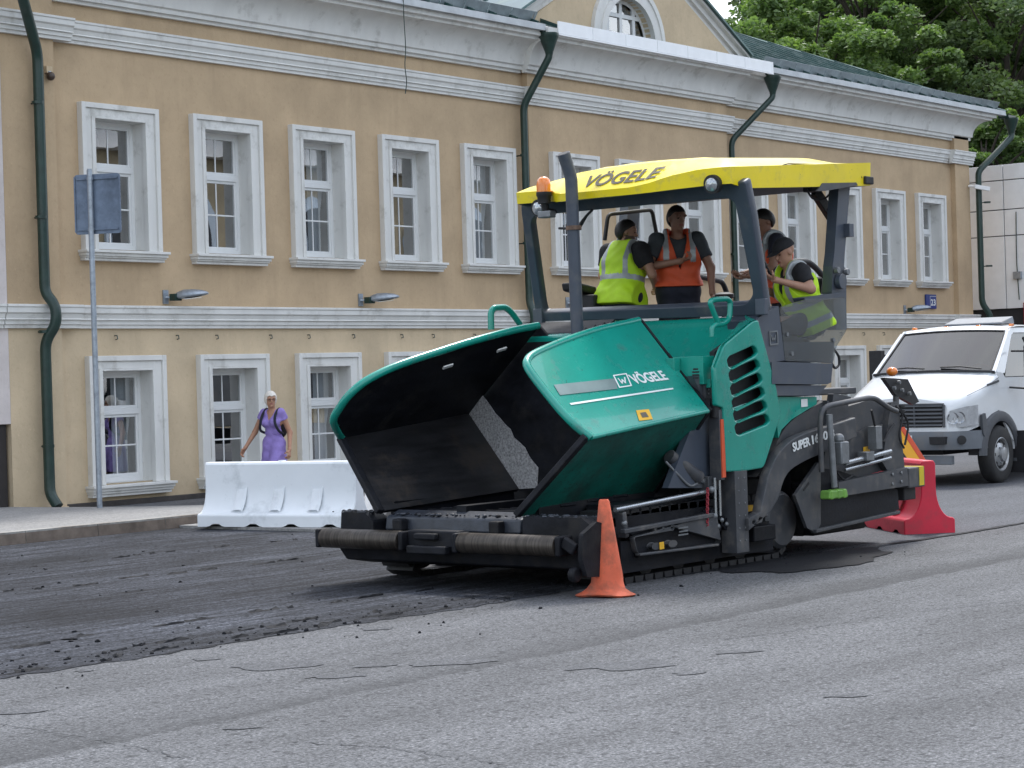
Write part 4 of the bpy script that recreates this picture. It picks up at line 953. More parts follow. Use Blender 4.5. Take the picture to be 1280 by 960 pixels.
# head lamps in notches, side seam, rear marker lamp
for pxl in ((888, 231), (672, 261)):
    y = float(at('X', 14.28, *pxl)[1]); zl = float(at('X', 14.28, *pxl)[2])
    x = float(np.interp(y, [p[1] for p in rowA[:ny]][::-1], [p[0] for p in rowA[:ny]][::-1]))
    g = G(); g.lathe((x-.028, y, zl+.005), (1, 0, .15), [(.078, 0), (.078, .06)], BLACK, 24); pod = g.build('work_light', can, smooth=30)
    g = G(); g.lathe((x-.036, y, zl), (1, 0, .15), [(.001, -.022), (.035, -.018), (.052, -.008), (.058, 0), (.058, .03)], LAMPW, 24); g.build('lens', pod, smooth=60)
g = G(); ln = [(15.1, 3.37), (15.25, 3.41), (16.1, 3.455), (16.45, 3.45), (16.53, 3.44), (16.56, 3.36)]
g.tube(fillet_path([V(x, CY0-.004+(.02 if z > 3.42 else 0), z) for x, z in ln], .05), .006, DARKL, 5); g.build('panel_seam', can)
g = G(); a = V(16.64, CY0-.02, 3.35); g.box(a[0]-.05, a[0]+.10, a[1]-.01, a[1]+.1, a[2]-.04, a[2]+.03, BLACK); g.build('marker_lamp', can, smooth=0, bevel=.01)
g = G(); g.prism([(15.75, CY0-.006, 3.20), (15.84, CY0-.006, 3.275), (16.45, CY0-.006, 3.315), (16.48, CY0-.006, 3.29), (15.9, CY0-.006, 3.21)], (0, .02, 0), CHAR); g.build('side_recess', can, smooth=0)
g = G(); c = at('X', 14.20, 680, 246)
g.lathe(c, (0, 0, 1), [(.055, -.06), (.06, 0), (.068, .01), (.068, .04)], BLACK, 20); g.tube([c+V(0, 0, -.05), c+V(.02, 0, -.12), c+V(.14, 0, -.13)], .03, BLACK, 8); bc = g.build('beacon_base', can, smooth=40)
g = G(); g.lathe(c, (0, 0, 1), [(.064, .04), (.066, .10), (.055, .15), (.03, .172), (.001, .176)], LAMPO, 24); g.build('beacon_lens', bc, smooth=60)
g = G(); c = at('X', 14.2, 682, 268); g.box(c[0]-.03, c[0]+.06, c[1]-.07, c[1]+.07, c[2]-.03, c[2]+.03, CAST); g.build('small_lamp', can, smooth=0, bevel=.01)

# --- exhaust
xe = 13.95; a = at('X', xe, 722, 425); b = at('X', xe, 714, 222); t0 = at('X', xe-.06, 707, 192)
g = G(); g.tube([a, b-V(0, 0, .02), b+V(-.012, .0, .025), t0+V(-.03, 0, .0)], [.054, .054, .054, .056], SLATE, 20)
ex = g.build('exhaust_pipe', pv, smooth=50)
g = G(); d = unit((t0+V(-.03, 0, 0))-(b+V(-.012, 0, .025))); c = t0+V(-.03, 0, 0); g.lathe(c-d*.004, d, [(.048, .0), (.048, .006)], BLACK, 20); g.build('exhaust_mouth', ex)
c = at('X', xe, 717, 285); g = G(); g.lathe(c, (0, 0, 1), [(.068, -.018), (.068, .018)], mat('rusty clamp', (.17, .11, .08), .7, .3, var=.4, scale=20), 20); g.tube([c+V(0, .05, 0), c+V(.02, .17, .01)], .012, BLACK, 6); g.build('clamp', ex)

# --- operator stand: platform, seats, rails, consoles
PF = 1.46
g = G(); g.box(15.02, 16.75, 9.34, 11.66, PF-.06, PF, CHAR); g.box(15.0, 15.1, 9.4, 11.6, 1.2, 2.1, CHAR); g.build('platform', pv, smooth=0, bevel=.01)
def seat(x, y, yaw, back):
    g = G(); R_ = Matrix.Rotation(yaw, 3, 'Z'); tr = lambda p: np.array(R_ @ Vector(p))+V(x, y, 0)
    def rb(x0, x1, y0, y1, z0, z1, m): g.hexa([tr(p) for p in ((x0, y0, z0), (x1, y0, z0), (x1, y1, z0), (x0, y1, z0), (x0, y0, z1), (x1, y0, z1), (x1, y1, z1), (x0, y1, z1))], m)
    rb(-.22, .24, -.24, .24, PF+.36, PF+.46, BLACK); rb(-.12, .12, -.12, .12, PF, PF+.36, CHAR)
    if back: g.hexa([tr(p) for p in ((-.30, -.23, PF+.44), (-.18, -.23, PF+.44), (-.18, .23, PF+.44), (-.30, .23, PF+.44), (-.40, -.2, PF+1.02), (-.32, -.2, PF+1.02), (-.32, .2, PF+1.02), (-.40, .2, PF+1.02))], BLACK)
    g.build('seat', pv, smooth=0, bevel=.05, seg=3)
seat(16.1, 9.78, RAD(150), True); seat(15.95, 11.22, RAD(160), False)
rails = [[(872, 372), (872, 345), (880, 347), (903, 352), (909, 367), (910, 380)]]
handle('rail', [at('Y', 10.9, *p) for p in ((868, 384), (871, 345), (903, 352), (909, 367), (911, 384))], .026, BLACK)
handle('rail', [at('Y', 10.15, *p) for p in ((985, 327), (1010, 327), (1020, 335), (1030, 347), (1031, 385))], .03, BLACK)
handle('rail', [at('Y', 10.0, *p) for p in ((985, 341), (1012, 345), (1021, 352), (1021, 380))], .026, BLACK)
handle('rail', [at('Y', 11.5, *p) for p in ((756, 300), (760, 268), (815, 262), (822, 300))], .02, BLACK)
g = G(); c = at('Y', 11.5, 728, 372); g.box(c[0]-.1, c[0]+.18, 11.3, 11.55, c[2]-.35, c[2]+.02, BLACK); g.hexa([c+V(-.18, -.1, .06), c+V(.1, -.1, .02), c+V(.1, .1, .02), c+V(-.18, .1, .06), c+V(-.2, -.1, .14), c+V(.1, -.1, .10), c+V(.1, .1, .10), c+V(-.2, .1, .14)], BLACK); g.build('armrest', pv, smooth=0, bevel=.02)
g = G(); c = at('Y', 10.6, 905, 372); g.cyl(c-V(0, 0, .5), c, .03, BLACK, 10); g.lathe(c, (0, 0, 1), [(.06, -.02), (.10, 0), (.10, .03), (.05, .05)], BLACK, 16); g.build('control_knob', pv, smooth=40)
# near console with emblem plate, clear shield, tool box, step
g = G(); slab_y(g, YN, [(945, 399), (973, 382), (981, 450.5), (964, 453), (965, 480), (962, 480)], .3, SLATE); con = g.build('side_console', pv, smooth=0, bevel=.01)
g = G(); q = [at('Y', YN-.004, *p) for p in ((961, 414), (971.5, 413), (972.5, 430.5), (962, 432))]; m_ = sum(q)/4
for i in range(4): a, b = q[i], q[(i+1) % 4]; g.prism([a, b, b+(m_-b)*.2, a+(m_-a)*.2], (0, -.006, 0), CAST)
w_ = lambda u, v: q[0]*(1-u)*(1-v)+q[1]*u*(1-v)+q[3]*(1-u)*v+q[2]*u*v
for (u0, v0, u1, v1) in ((.26, .3, .38, .72), (.38, .72, .5, .45), (.5, .45, .62, .72), (.62, .72, .74, .3)): g.bar(w_(u0, v0), w_(u1, v1), .012, .005, CAST, up=(0, 1, 0))
g.build('emblem', con, smooth=0)
so = V(15.6, YN+.01, 1.9)
sh = plate('clear_shield', pv, rounded(pix2d(YN+.01, [(974, 384), (1007, 374), (1057, 372), (1058, 412), (1045, 433), (1041, 453), (981, 451)], so), .03), [], so, (1, 0, 0), (0, 0, 1), .012, PERSPEX)
g = G(); slab_y(g, YN+.03, [(978, 428), (1043, 427), (1041, 454), (981, 451)], .03, SLATE)
for (x, y) in ((991, 442), (1043, 425), (985, 418)): c = at('Y', YN-.004, x, y); g.cyl(c, c+V(0, .03, 0), .02, CAST, 10)
g.build('shield_base', sh, smooth=30)
g = G(); slab_y(g, YN-.03, [(965, 452), (1041, 454.5), (1039, 478), (1034, 480.5), (965, 480)], .4, SLATE); g.build('tool_box', pv, smooth=0, bevel=.015)
g = G(); slab_y(g, YN-.01, [(963, 481.5), (1034, 481.5), (1023, 494.5), (966, 494.5)], .45, SLATE); g.build('step', pv, smooth=0, bevel=.012)
g = G(); slab_y(g, 9.24, [(1005, 372), (1046, 366), (1057, 364), (1057, 371), (1008, 378)], .12, SLATE); g.build('side_bar', pv, smooth=0, bevel=.012)
g = G(); g.box(15.6, 16.1, 9.5, 9.9, 1.74, 1.95, BLACK); g.box(15.62, 16.05, 9.4, 9.48, PF, 1.8, CHAR); g.build('control_box', pv, smooth=0, bevel=.02)
g = G(); g.tube(smooth_path([at('Y', 9.25, 1042, 436), at('Y', 9.25, 1048, 445), at('Y', 9.25, 1049, 455), at('Y', 9.25, 1044, 460), at('Y', 9.25, 1040, 455)], 4), .012, BLACK, 6); g.build('cable', pv)
# fender, arch, tow arm
g = G(); slab_y(g, YN+.03, [(968, 496), (1021, 496), (1021, 505), (1006, 514), (990, 524), (977, 537), (973, 548)], .25, GREEN)
fe = g.build('rear_fender', pv, smooth=0, bevel=.01)
g = G(); q = [at('Y', YN+.026, *p) for p in ((1001, 499), (1009, 498.5), (1009.5, 508), (1001.5, 509))]; g.prism(q, (0, -.002, 0), WHITEL); g.build('white_sticker', fe, smooth=0)
arch_o = smooth_path([V(*p, 0) for p in ((1032, 500), (1015, 510), (996, 521), (980, 537), (968, 560), (954, 587))], 4); arch_i = smooth_path([V(*p, 0) for p in ((945, 596), (968, 589), (982, 566), (998, 548), (1020, 538), (1038, 532))], 4)
g = G(); slab_y(g, YN+.06, [p[:2] for p in arch_o]+[p[:2] for p in arch_i], .3, CHAR); g.build('wheel_arch', pv, smooth=30)
ao = V(15.2, YN-.02, .9)
outer = smooth_path([V(*p, 0) for p in ((955, 594), (963, 575), (974, 559), (989, 547), (1010, 538.5), (1034, 531.5), (1064, 522))], 4)
inn = smooth_path([V(*p, 0) for p in ((1066, 546), (1044, 556), (1022, 567), (1000, 577), (983, 588), (974, 602), (968, 622), (961, 634))], 4)
foot = [(957, 641), (931, 663), (930, 648), (945, 640)]
arm = plate('tow_arm', pv, pix2d(YN-.02, [p[:2] for p in outer]+[p[:2] for p in inn]+foot, ao), [pix2d(YN-.02, oval(x, y, 2, 2.4, 10), ao) for x, y in ((937, 653), (945, 649), (953, 644))], ao, (1, 0, 0), (0, 0, 1), .09, CHAR, .01)
e = V(0, -.05, 0)
lettering('lettering', arm, 'SUPER', at('Y', YN-.072, 991.5, 564.5), at('Y', YN-.072, 1013, 556), .075, at('Y', YN-.072, 990, 553)-at('Y', YN-.072, 991.5, 564.5), WHITEL, bold=.03, thick=.004)
lettering('lettering', arm, '1600-3', at('Y', YN-.072, 1015.5, 555), at('Y', YN-.072, 1043, 545.5), .075, at('Y', YN-.072, 1014, 544)-at('Y', YN-.072, 1015.5, 555), WHITEL, bold=.03, thick=.004)
g = G(); a = at('Y', YN+.05, 944, 655); g.box(a[0]-.05, a[0]+.3, YN+.03, YN+.12, a[2]-.15, a[2]-.02, SOOT)
g.build('arm_bracket', pv, smooth=0, bevel=.01)
# auger drive discs
for (x, y, r, yy) in ((979, 650, .25, 9.33), (1006, 640, .22, 9.5)):
    c = at('Y', yy, x, y); g = G(); g.lathe(c, (0, 1, 0), [(.02, -.01), (r-.03, 0), (r, .03), (r, .12)], CHAR if yy < 9.4 else BLACK, 32); g.cyl(c+V(0, .1, 0), c+V(0, 1.9, 0), .06, SOOT); g.build('auger_disc', pv, smooth=40)

# --- screed with side plate, guard rail, hand set
scr = G(); scr.box(16.05, 17.15, 9.36, 11.66, .22, .62, CHAR); scr.box(16.15, 17.0, 9.34, 11.66, .6205, 1.18, CHAR); scr.box(16.0, 16.95, 9.40, 11.62, .14, .219, SOOT)
scr.box(16.1, 17.25, 9.4, 11.6, 1.1805, 1.24, BLACK); scr.build('screed', pv, smooth=0, bevel=.015)
g = G(); slab_y(g, YN+.02, [(1034, 500), (1040, 506), (1042, 492), (1064, 496), (1060, 508), (1092, 498), (1110, 510), (1116, 585), (1048, 603), (1030, 585)], .06, CHAR); ep = g.build('screed_end_panel', pv, smooth=0, bevel=.008)
g = G(); slab_y(g, YN-.0, [(1060, 548), (1062, 546), (1086, 533), (1104, 530), (1104, 575), (1060, 577)], .018, CHAR); g.build('cover_plate', ep, smooth=0, bevel=.004)
g = G(); q = [at('Y', YN-.003+.02, *p) for p in ((1057, 535), (1065, 533.5), (1065, 542), (1057, 543.5))]; g.prism(q, (0, -.024, 0), mat('cream sticker', (.5, .45, .33), .6)); g.build('sticker', ep, smooth=0)
g = G(); q = [at('Y', YN-.006, *p) for p in ((1079, 559), (1087, 557), (1087, 565), (1079, 567))]; g.prism(q, (0, -.003, 0), WARN); g.build('orange_label', ep, smooth=0)
g = G(); slab_y(g, YN-.03, [(994, 619), (1023, 578), (1026, 582), (1026, 655), (1020, 666), (1009, 660)], .03, CHAR); slab_y(g, YN-.02, [(1026, 585), (1048, 588), (1122, 612), (1124, 637), (1020, 664)], .03, SOOT)
g.bar(at('Y', YN-.03, 1017, 664), at('Y', YN-.03, 1122, 640), .06, .03, CHAR); sp_ = g.build('side_plate', pv, smooth=0, bevel=.005)
g = G(); slab_y(g, YN-.034, [(1004, 612), (1011, 602), (1012, 605), (1005, 614)], .006, BLACK); g.build('slot', sp_, smooth=0)
g = G(); slab_y(g, YN-.10, [(1048, 603), (1134, 584.5), (1136, 607), (1060, 619), (1049, 616)], .07, CHAR)
for (x, y) in ((1115, 593), (1115, 605), (1126, 591), (1126, 602)): c = at('Y', YN-.10, x, y); g.cyl(c, c-V(0, .015, 0), .016, CAST, 8)
bm_ = g.build('side_beam', pv, smooth=30, bevel=.006)
g = G(); c = at('Y', YN-.08, 1134, 597); g.box(c[0], c[0]+.32, YN-.1, YN+.1, c[2]-.10, c[2]+.09, CHAR); g.box(c[0]+.05, c[0]+.28, YN-.02, YN+.15, c[2]-.22, c[2]-.101, BLACK); bl = g.build('beam_end_box', pv, smooth=0, bevel=.012)
g = G(); g.box(c[0]+.20, c[0]+.29, YN-.104, YN+.104, c[2]-.085, c[2]+.094, LIFT); g.build('yellow_band', bl, smooth=0)
g = G(); slab_y(g, YN-.04, [(1114, 503), (1123, 502), (1131, 586), (1110, 589), (1103, 578)], .06, CHAR); g.build('rear_upright', pv, smooth=0, bevel=.008)
handle('guard_rail', [at('Y', YN-.12, *p) for p in ((1027, 590), (1025, 530), (1027, 512), (1036, 507), (1086, 497), (1094, 498), (1113, 511), (1121, 514))], .024, CHAR)
g = G(); a, b = at('Y', YN-.16, 1036.5, 518), at('Y', YN-.16, 1043, 609); g.cyl(a, b, .028, CAST, 14); rod = g.build('levelling_rod', pv, smooth=40)
g = G(); c = at('Y', YN-.13, 1049, 566); g.box(c[0]-.06, c[0]+.08, YN-.19, YN-.09, c[2]-.1, c[2]+.1, CAST); g.lathe(c+V(0, 0, .1), (0, 0, 1), [(.05, 0), (.045, .05), (.02, .07)], CAST, 12); g.build('sensor_box', rod, smooth=30, bevel=.012)
g = G(); c = at('Y', YN-.16, 1043, 617.5); d = at('Y', YN-.16, 1058, 613)-at('Y', YN-.16, 1028, 622); d = unit(V(d[0], 0, 0))
g.hexa([c+V(-.17, -.05, -.035), c+V(.16, -.05, -.035), c+V(.16, .05, -.035), c+V(-.17, .05, -.035), c+V(-.16, -.05, .035), c+V(.14, -.05, .035), c+V(.14, .05, .035), c+V(-.16, .05, .035)], NEONG)
for dx in (-.12, 0, .1): g.box(c[0]+dx-.03, c[0]+dx+.03, c[1]-.055, c[1]+.055, c[2]-.04, c[2]+.04, NEONG)
g.build('green_foot', rod, smooth=0, bevel=.012)
g = G(); a, b = at('Y', YN-.09, 1056, 579), at('Y', YN-.09, 1113, 564); g.cyl(a, b, .022, STEEL); g.cyl(a+V(0, 0, -.06), b+V(0, 0, -.06), .016, STEEL); c = at('Y', YN-.09, 1094, 545); g.box(c[0]-.05, c[0]+.06, YN-.13, YN-.04, c[2]-.12, c[2]+.09, CAST); g.cyl(c+V(0, 0, .09), c+V(-.09, -.02, .24), .012, BLACK, 8); c = (a+b)/2; g.box(c[0]-.09, c[0]+.05, YN-.13, YN-.03, c[2]-.03, c[2]+.05, CAST)
g.build('slide_rods', pv, smooth=40, bevel=.004)
g = G()
for pth in ([(1098, 540), (1104, 552), (1110, 540), (1118, 530)], [(1046, 590), (1056, 600), (1066, 594)], [(1120, 508), (1128, 520), (1124, 545), (1130, 560)], [(1126, 512), (1135, 530), (1131, 556)]):
    g.tube(smooth_path([at('Y', YN-.06, *p) for p in pth], 4), .011, BLACK, 6)
g.build('hoses', pv)
g = G(); q = [at('Y', YN+.0, *p) for p in ((1105, 472), (1135, 474), (1149, 502), (1142, 506), (1120, 494))]; g.prism(q, (.05, .07, 0), BLACK); ds = g.build('display_panel', pv, smooth=0, bevel=.01)
g = G(); g.ball(at('Y', YN+.02, 1115, 464.5), .055, LAMPO, (1, 1, .8)); g.build('amber_knob', ds, smooth=60)
g = G()
for (x, y) in ((1116, 485), (1122, 478), (1126, 488), (1135, 492)): c = at('Y', YN-.01, x, y); g.cyl(c, c-V(0, .03, 0), .018, CAST, 8)
g.cyl(at('Y', YN+.03, 1120, 494), at('Y', YN+.03, 1120, 506), .03, CHAR, 10)
for k in range(5): c = at('Y', YN-.03, 1127+k*.4, 508+k*6); g.lathe(c, (0, 0, 1), [(.03, -.012), (.03, .012)], BLACK, 10)
g.build('panel_switches', ds, smooth=40)
# ---------------------------------------------------------------- people: one continuous skin grown from a smooth distance field
def nets(vol, lo, h):
    """surface nets: closed quad mesh of the zero level of a sampled field"""
    s = vol < 0; nx, ny, nz = vol.shape; acc = np.zeros((nx-1, ny-1, nz-1, 3)); cnt = np.zeros((nx-1, ny-1, nz-1))
    cor = [(i, j, k) for i in (0, 1) for j in (0, 1) for k in (0, 1)]
    sl = lambda c: (slice(c[0], nx-1+c[0]), slice(c[1], ny-1+c[1]), slice(c[2], nz-1+c[2]))
    for a in cor:
        for ax in range(3):
            if a[ax]: continue
            b = list(a); b[ax] = 1; va, vb = vol[sl(a)], vol[sl(b)]; m = (va < 0) != (vb < 0)
            t = np.where(m, va/np.where(m, va-vb, 1), 0)
            for q in range(3): acc[..., q] += np.where(m, (a[q]+(t if q == ax else 0)), 0)
            cnt += m
    act = cnt > 0; idx = -np.ones(act.shape, int); idx[act] = np.arange(act.sum())
    ijk = np.argwhere(act); v = (ijk+acc[act]/cnt[act][:, None])*h+np.asarray(lo)
    F = []
    for ax in range(3):
        o1, o2 = [(1, 2), (2, 0), (0, 1)][ax]
        a = [slice(None)]*3; b = [slice(None)]*3; a[ax] = slice(0, -1); b[ax] = slice(1, None)
        m = s[tuple(a)] != s[tuple(b)]; e = np.argwhere(m); fl = s[tuple(a)][m]
        ok = (e[:, o1] > 0) & (e[:, o2] > 0) & (e[:, o1] < vol.shape[o1]-1) & (e[:, o2] < vol.shape[o2]-1); e = e[ok]; fl = fl[ok]
        def c(d1, d2):
            q = e.copy(); q[:, o1] -= d1; q[:, o2] -= d2; return idx[q[:, 0], q[:, 1], q[:, 2]]
        q = np.stack([c(1, 1), c(0, 1), c(0, 0), c(1, 0)], 1); q[~fl] = q[~fl][:, ::-1]; F.append(q)
    return v, np.concatenate(F)
def prim_d(p, P, g=0.):
    if p[0] == 'c':
        a, b = p[1], p[2]; ba = b-a; t = np.clip(((P-a)@ba)/max(1e-9, ba@ba), 0, 1)
        return np.linalg.norm(P-a-t[..., None]*ba, axis=-1)-(p[3]+(p[4]-p[3])*t)-g
    R_ = p[3]; q = (P-p[1])@R_; r = p[2]+g; k0 = np.linalg.norm(q/r, axis=-1); k1 = np.linalg.norm(q/r**2, axis=-1)+1e-9; return k0*(k0-1)/k1
def field(prims, lo, hi, h, g=0., kk=.03):
    n = np.ceil((np.asarray(hi)-lo)/h).astype(int)+1; vol = np.full(n, .5)
    ax = [lo[i]+h*np.arange(n[i]) for i in range(3)]
    for p in prims:
        k = p[-1] if len(p) > 5 and p[0] == 'c' else (p[4] if p[0] == 'e' else kk)
        if p[0] == 'c': mn = np.minimum(p[1]-p[3], p[2]-p[4]); mx = np.maximum(p[1]+p[3], p[2]+p[4])
        else: r = p[2].max(); mn, mx = p[1]-r, p[1]+r
        pad = g+k+3*h; i0 = [max(0, int((mn[i]-pad-lo[i])/h)) for i in range(3)]; i1 = [min(n[i], int((mx[i]+pad-lo[i])/h)+2) for i in range(3)]
        if any(a >= b for a, b in zip(i0, i1)): continue
        sl = tuple(slice(a, b) for a, b in zip(i0, i1)); P = np.stack(np.meshgrid(*[ax[i][sl[i]] for i in range(3)], indexing='ij'), -1)
        d = prim_d(p, P, g); o = vol[sl]; hh = np.maximum(k-np.abs(o-d), 0)/k; vol[sl] = np.minimum(o, d)-hh*hh*k*.25
    return vol, np.stack(np.meshgrid(*ax, indexing='ij'), -1)
def bounds(prims, pad):
    mn = np.full(3, 9.); mx = np.full(3, -9.)
    for p in prims:
        r = max(p[3], p[4]) if p[0] == 'c' else p[2].max()
        for q in ((p[1], p[2]) if p[0] == 'c' else (p[1],)): mn = np.minimum(mn, q-r); mx = np.maximum(mx, q+r)
    return mn-pad, mx+pad
def raw_mesh(name, parts, mats, pick=None):
    vs, fs, o = [], [], 0
    for v, f in parts: vs.append(v); fs.append(f+o); o += len(v)
    v = np.concatenate(vs); f = np.concatenate(fs); me = bpy.data.meshes.new(name)
    me.vertices.add(len(v)); me.vertices.foreach_set('co', v.ravel()); me.loops.add(len(f)*4); me.loops.foreach_set('vertex_index', f.ravel())
    me.polygons.add(len(f)); me.polygons.foreach_set('loop_start', np.arange(0, len(f)*4, 4)); me.polygons.foreach_set('loop_total', np.full(len(f), 4))
    for m in mats: me.materials.append(m)
    if pick is not None: me.polygons.foreach_set('material_index', pick(v[f].mean(1)).astype(np.int32))
    me.polygons.foreach_set('use_smooth', [True]*len(f)); me.update(); me.validate(); return me
def C(a, b, r0, r1=None, k=.035): return ('c', np.asarray(a, float), np.asarray(b, float), r0, r0 if r1 is None else r1, k)
def E(c, r, R_=None, k=.02): return ('e', np.asarray(c, float), np.asarray(r, float), np.eye(3) if R_ is None else R_, k)
def frame(yaw, pitch=0):   # columns: forward, left, up of the head
    return np.array(Matrix.Rotation(yaw, 3, 'Z') @ Matrix.Rotation(pitch, 3, 'Y'))
def hand_prims(w, d, n, curl, side):
    """palm and five fingers: w wrist, d along the palm, n out of the palm (fingers curl towards n)"""
    d = unit(d); n = unit(n-d*np.dot(n, d)); l = np.cross(n, d)*side; out = []
    for s in (-.026, -.009, .009, .026): out.append(C(w+d*.012+l*s*.7, w+d*.082+l*s, .0135, .011, .012))
    for s, L in ((.028, .070), (.010, .080), (-.009, .074), (-.027, .058)):
        p = w+d*.084+l*s; a = 0.
        for q, r0, r1 in ((.45, .0095, .0088), (.32, .0088, .008), (.23, .008, .0065)):
            a += curl; e = p+(d*math.cos(a)+n*math.sin(a))*L*q; out.append(C(p, e, r0, r1, .004)); p = e
    b = w+d*.022+l*.024; t1 = b+unit(d*.55+l*.75+n*.25)*.042; t2 = t1+unit(d*.85+l*.25+n*(.3+curl))*.034
    out += [C(b, t1, .0135, .011, .012), C(t1, t2, .0105, .008, .005)]
    return out
SKIN = mat('skin', (.40, .215, .145), .5, var=.06, scale=30); SKIN_D = mat('tanned skin', (.31, .165, .11), .5, var=.08, scale=30)
EYEM = mat('eye', (.02, .015, .012), .2); LIPM = mat('lips', (.30, .10, .085), .45)
HAIRW = mat('white hair', (.72, .68, .62), .6, var=.15, scale=60, bmp=.5, bscale=90); HAIRD = mat('dark hair', (.012, .010, .009), .5, var=.4, scale=60, bmp=.5, bscale=90)
LILAC = mat('lilac dress cloth', (.27, .20, .52), .75, var=.12, scale=14, bmp=.35, bscale=22); NAVY = mat('navy cloth', (.012, .014, .026), .8, var=.3, scale=12, bmp=.3, bscale=25)
BLACKC = mat('black cotton', (.014, .014, .017), .85, var=.3, scale=12, bmp=.3, bscale=25); GREYC = mat('grey cotton', (.055, .065, .075), .85, var=.2, scale=12, bmp=.3, bscale=25)
HIVIS = mat('lime safety vest', (.52, .80, .02), .6, var=.08, scale=10, bmp=.35, bscale=18); HIVISO = mat('orange safety vest', (.72, .10, .03), .6, var=.10, scale=10, bmp=.35, bscale=18)
REFL = mat('grey reflective tape', (.34, .36, .37), .35, .2, var=.1, scale=20); BAGM = mat('dark backpack', (.022, .018, .02), .6, var=.3)

def person(label, loc, yaw, H=1.74, lean=0., head=(0, 0), legs=None, arms=None, skin=SKIN, hair=None, cap=False, shirt=None, sleeve=.5, trousers=None, vest=None, dress=None, female=False, group=None, twist=0., curls=(.5, .5), stubble=False, build=1.0, seat_z=None, name='person', vlow=-.10, bands=(.17, .0)):
    t = thing(name, loc, label, 'person', group, yaw); s = H/1.74
    pel = V(0, 0, .95*s if seat_z is None else seat_z+.09); L_ = lambda x, y, z: V(x, y, z)*s
    Rl = np.array(Matrix.Rotation(lean, 3, 'Y')); tor = lambda x, y, z: pel+Rl@L_(x, y, z)
    sh = .165 if female else .19
    S = {1: tor(0, sh, .465), -1: tor(0, -sh, .465)}; neck = tor(.005, 0, .51); hc = neck+Rl@L_(.02, 0, .035)+L_(.012, 0, .115)
    HR = frame(head[0], head[1]); hd = lambda x, y, z: hc+HR@(V(x, y, z)*s)
    w = build
    torso = [C(pel+L_(0, .07, 0), pel+L_(0, -.07, 0), .105*s*w), C(tor(0, .05, .16), tor(0, -.05, .16), .098*s*w*(.88 if female else 1)), C(tor(.01, .075, .32), tor(.01, -.075, .32), .108*s*w), C(tor(-.01, sh-.05, .435), tor(-.01, -sh+.05, .435), .068*s), C(tor(0, 0, .1), tor(0, 0, .38), .09*s*w)]
    if female: torso += [E(tor(.085, .075, .31), V(.055, .06, .06)*s, None, .04), E(tor(.085, -.075, .31), V(.055, .06, .06)*s, None, .04)]
    limbs = []; armp = {}; handsets = []
    A = arms or {}
    for q in (1, -1):
        el, wr, hd_n = A.get(q, (L_(.0, q*.24, 1.12), L_(.06, q*.25, .87), V(0, -q, 0)))[:3]
        el, wr = np.asarray(el, float), np.asarray(wr, float); fa = unit(wr-el)
        armp[q] = (S[q], el, wr)
        limbs += [C(S[q], el, .052*s*w, .041*s), C(el, wr, .042*s, .027*s, .02), C(wr, wr+fa*.02, .027*s, .024*s, .02)]
        handsets.append(hand_prims(wr+fa*.01, fa if len(A.get(q, ())) < 4 else A[q][3], np.asarray(hd_n, float), curls[0 if q == 1 else 1], q))
    LG = legs or {}
    legp = []
    for q in (1, -1):
        kn, an, toe = LG.get(q, (L_(.02, q*.10, .50), L_(-.02, q*.10, .08), L_(.14, q*.12, .03)))
        hip = pel+L_(0, q*.085, -.03); kn, an, toe = map(lambda a: np.asarray(a, float), (kn, an, toe)); legp.append((hip, kn, an))
        limbs += [C(hip, kn, .085*s*w, .055*s), C(kn, an, .055*s, .036*s, .02), C(an-V(0, 0, .02)+unit(an-toe)*.02, toe, .036*s, .028*s, .02)]
    headp = [C(tor(0, 0, .44), hc-V(0, 0, .05*s), .056*s, .052*s), E(hc+HR@(V(-.008, 0, .03)*s), V(.098, .076, .092)*s, HR), E(hd(.022, 0, -.045), V(.066, .056, .075)*s, HR, .03), C(hd(.082, 0, .012), hd(.104, 0, -.022), .010*s, .015*s, .012), C(hd(.07, 0, -.098), hd(.075, 0, -.098), .02*s, .02*s, .02), C(hd(.086, .016, -.058), hd(.086, -.016, -.058), .009*s, .009*s, .012), C(hd(.082, .05, .03), hd(.082, -.05, .03), .011*s, .011*s, .02)]
    for q in (1, -1): headp.append(E(hd(-.005, q*.076, -.005), V(.020, .010, .032)*s, HR, .008))
    allp = torso+limbs+headp; lo, hi = bounds(allp, .04); vol, _ = field(allp, lo, hi, .0085); parts = [nets(vol, lo, .0085)]
    for hp in handsets: lo, hi = bounds(hp, .012); vol, _ = field(hp, lo, hi, .0036, kk=.006); parts.append(nets(vol, lo, .0036))
    def pick(c):
        l = (c-hc)@HR/s; r = np.zeros(len(c), int)
        for q in (1, -1): r[(l[:, 0] > .05) & (np.hypot(l[:, 1]-q*.031, (l[:, 2]-.004)*2.0) < .0105)] = 1; r[(l[:, 0] > .05) & (abs(l[:, 1]-q*.032) < .017) & (abs(l[:, 2]-.028) < .0035)] = 3
        r[(l[:, 0] > .06) & (abs(l[:, 1]) < .023) & (abs(l[:, 2]+.058) < .0075)] = 2
        if stubble: r[(l[:, 2] < -.035) & (l[:, 2] > -.13) & (l[:, 0] > -.01) & (r == 0)] = 4
        return r
    bm = raw_mesh('body', parts, [skin, EYEM, LIPM, HAIRD if hair is not HAIRW else skin, mat('stubbled skin', (.10, .06, .045), .6)] if stubble else [skin, EYEM, LIPM, HAIRD if hair is not HAIRW else skin], pick); place_mesh('body', bm, t)
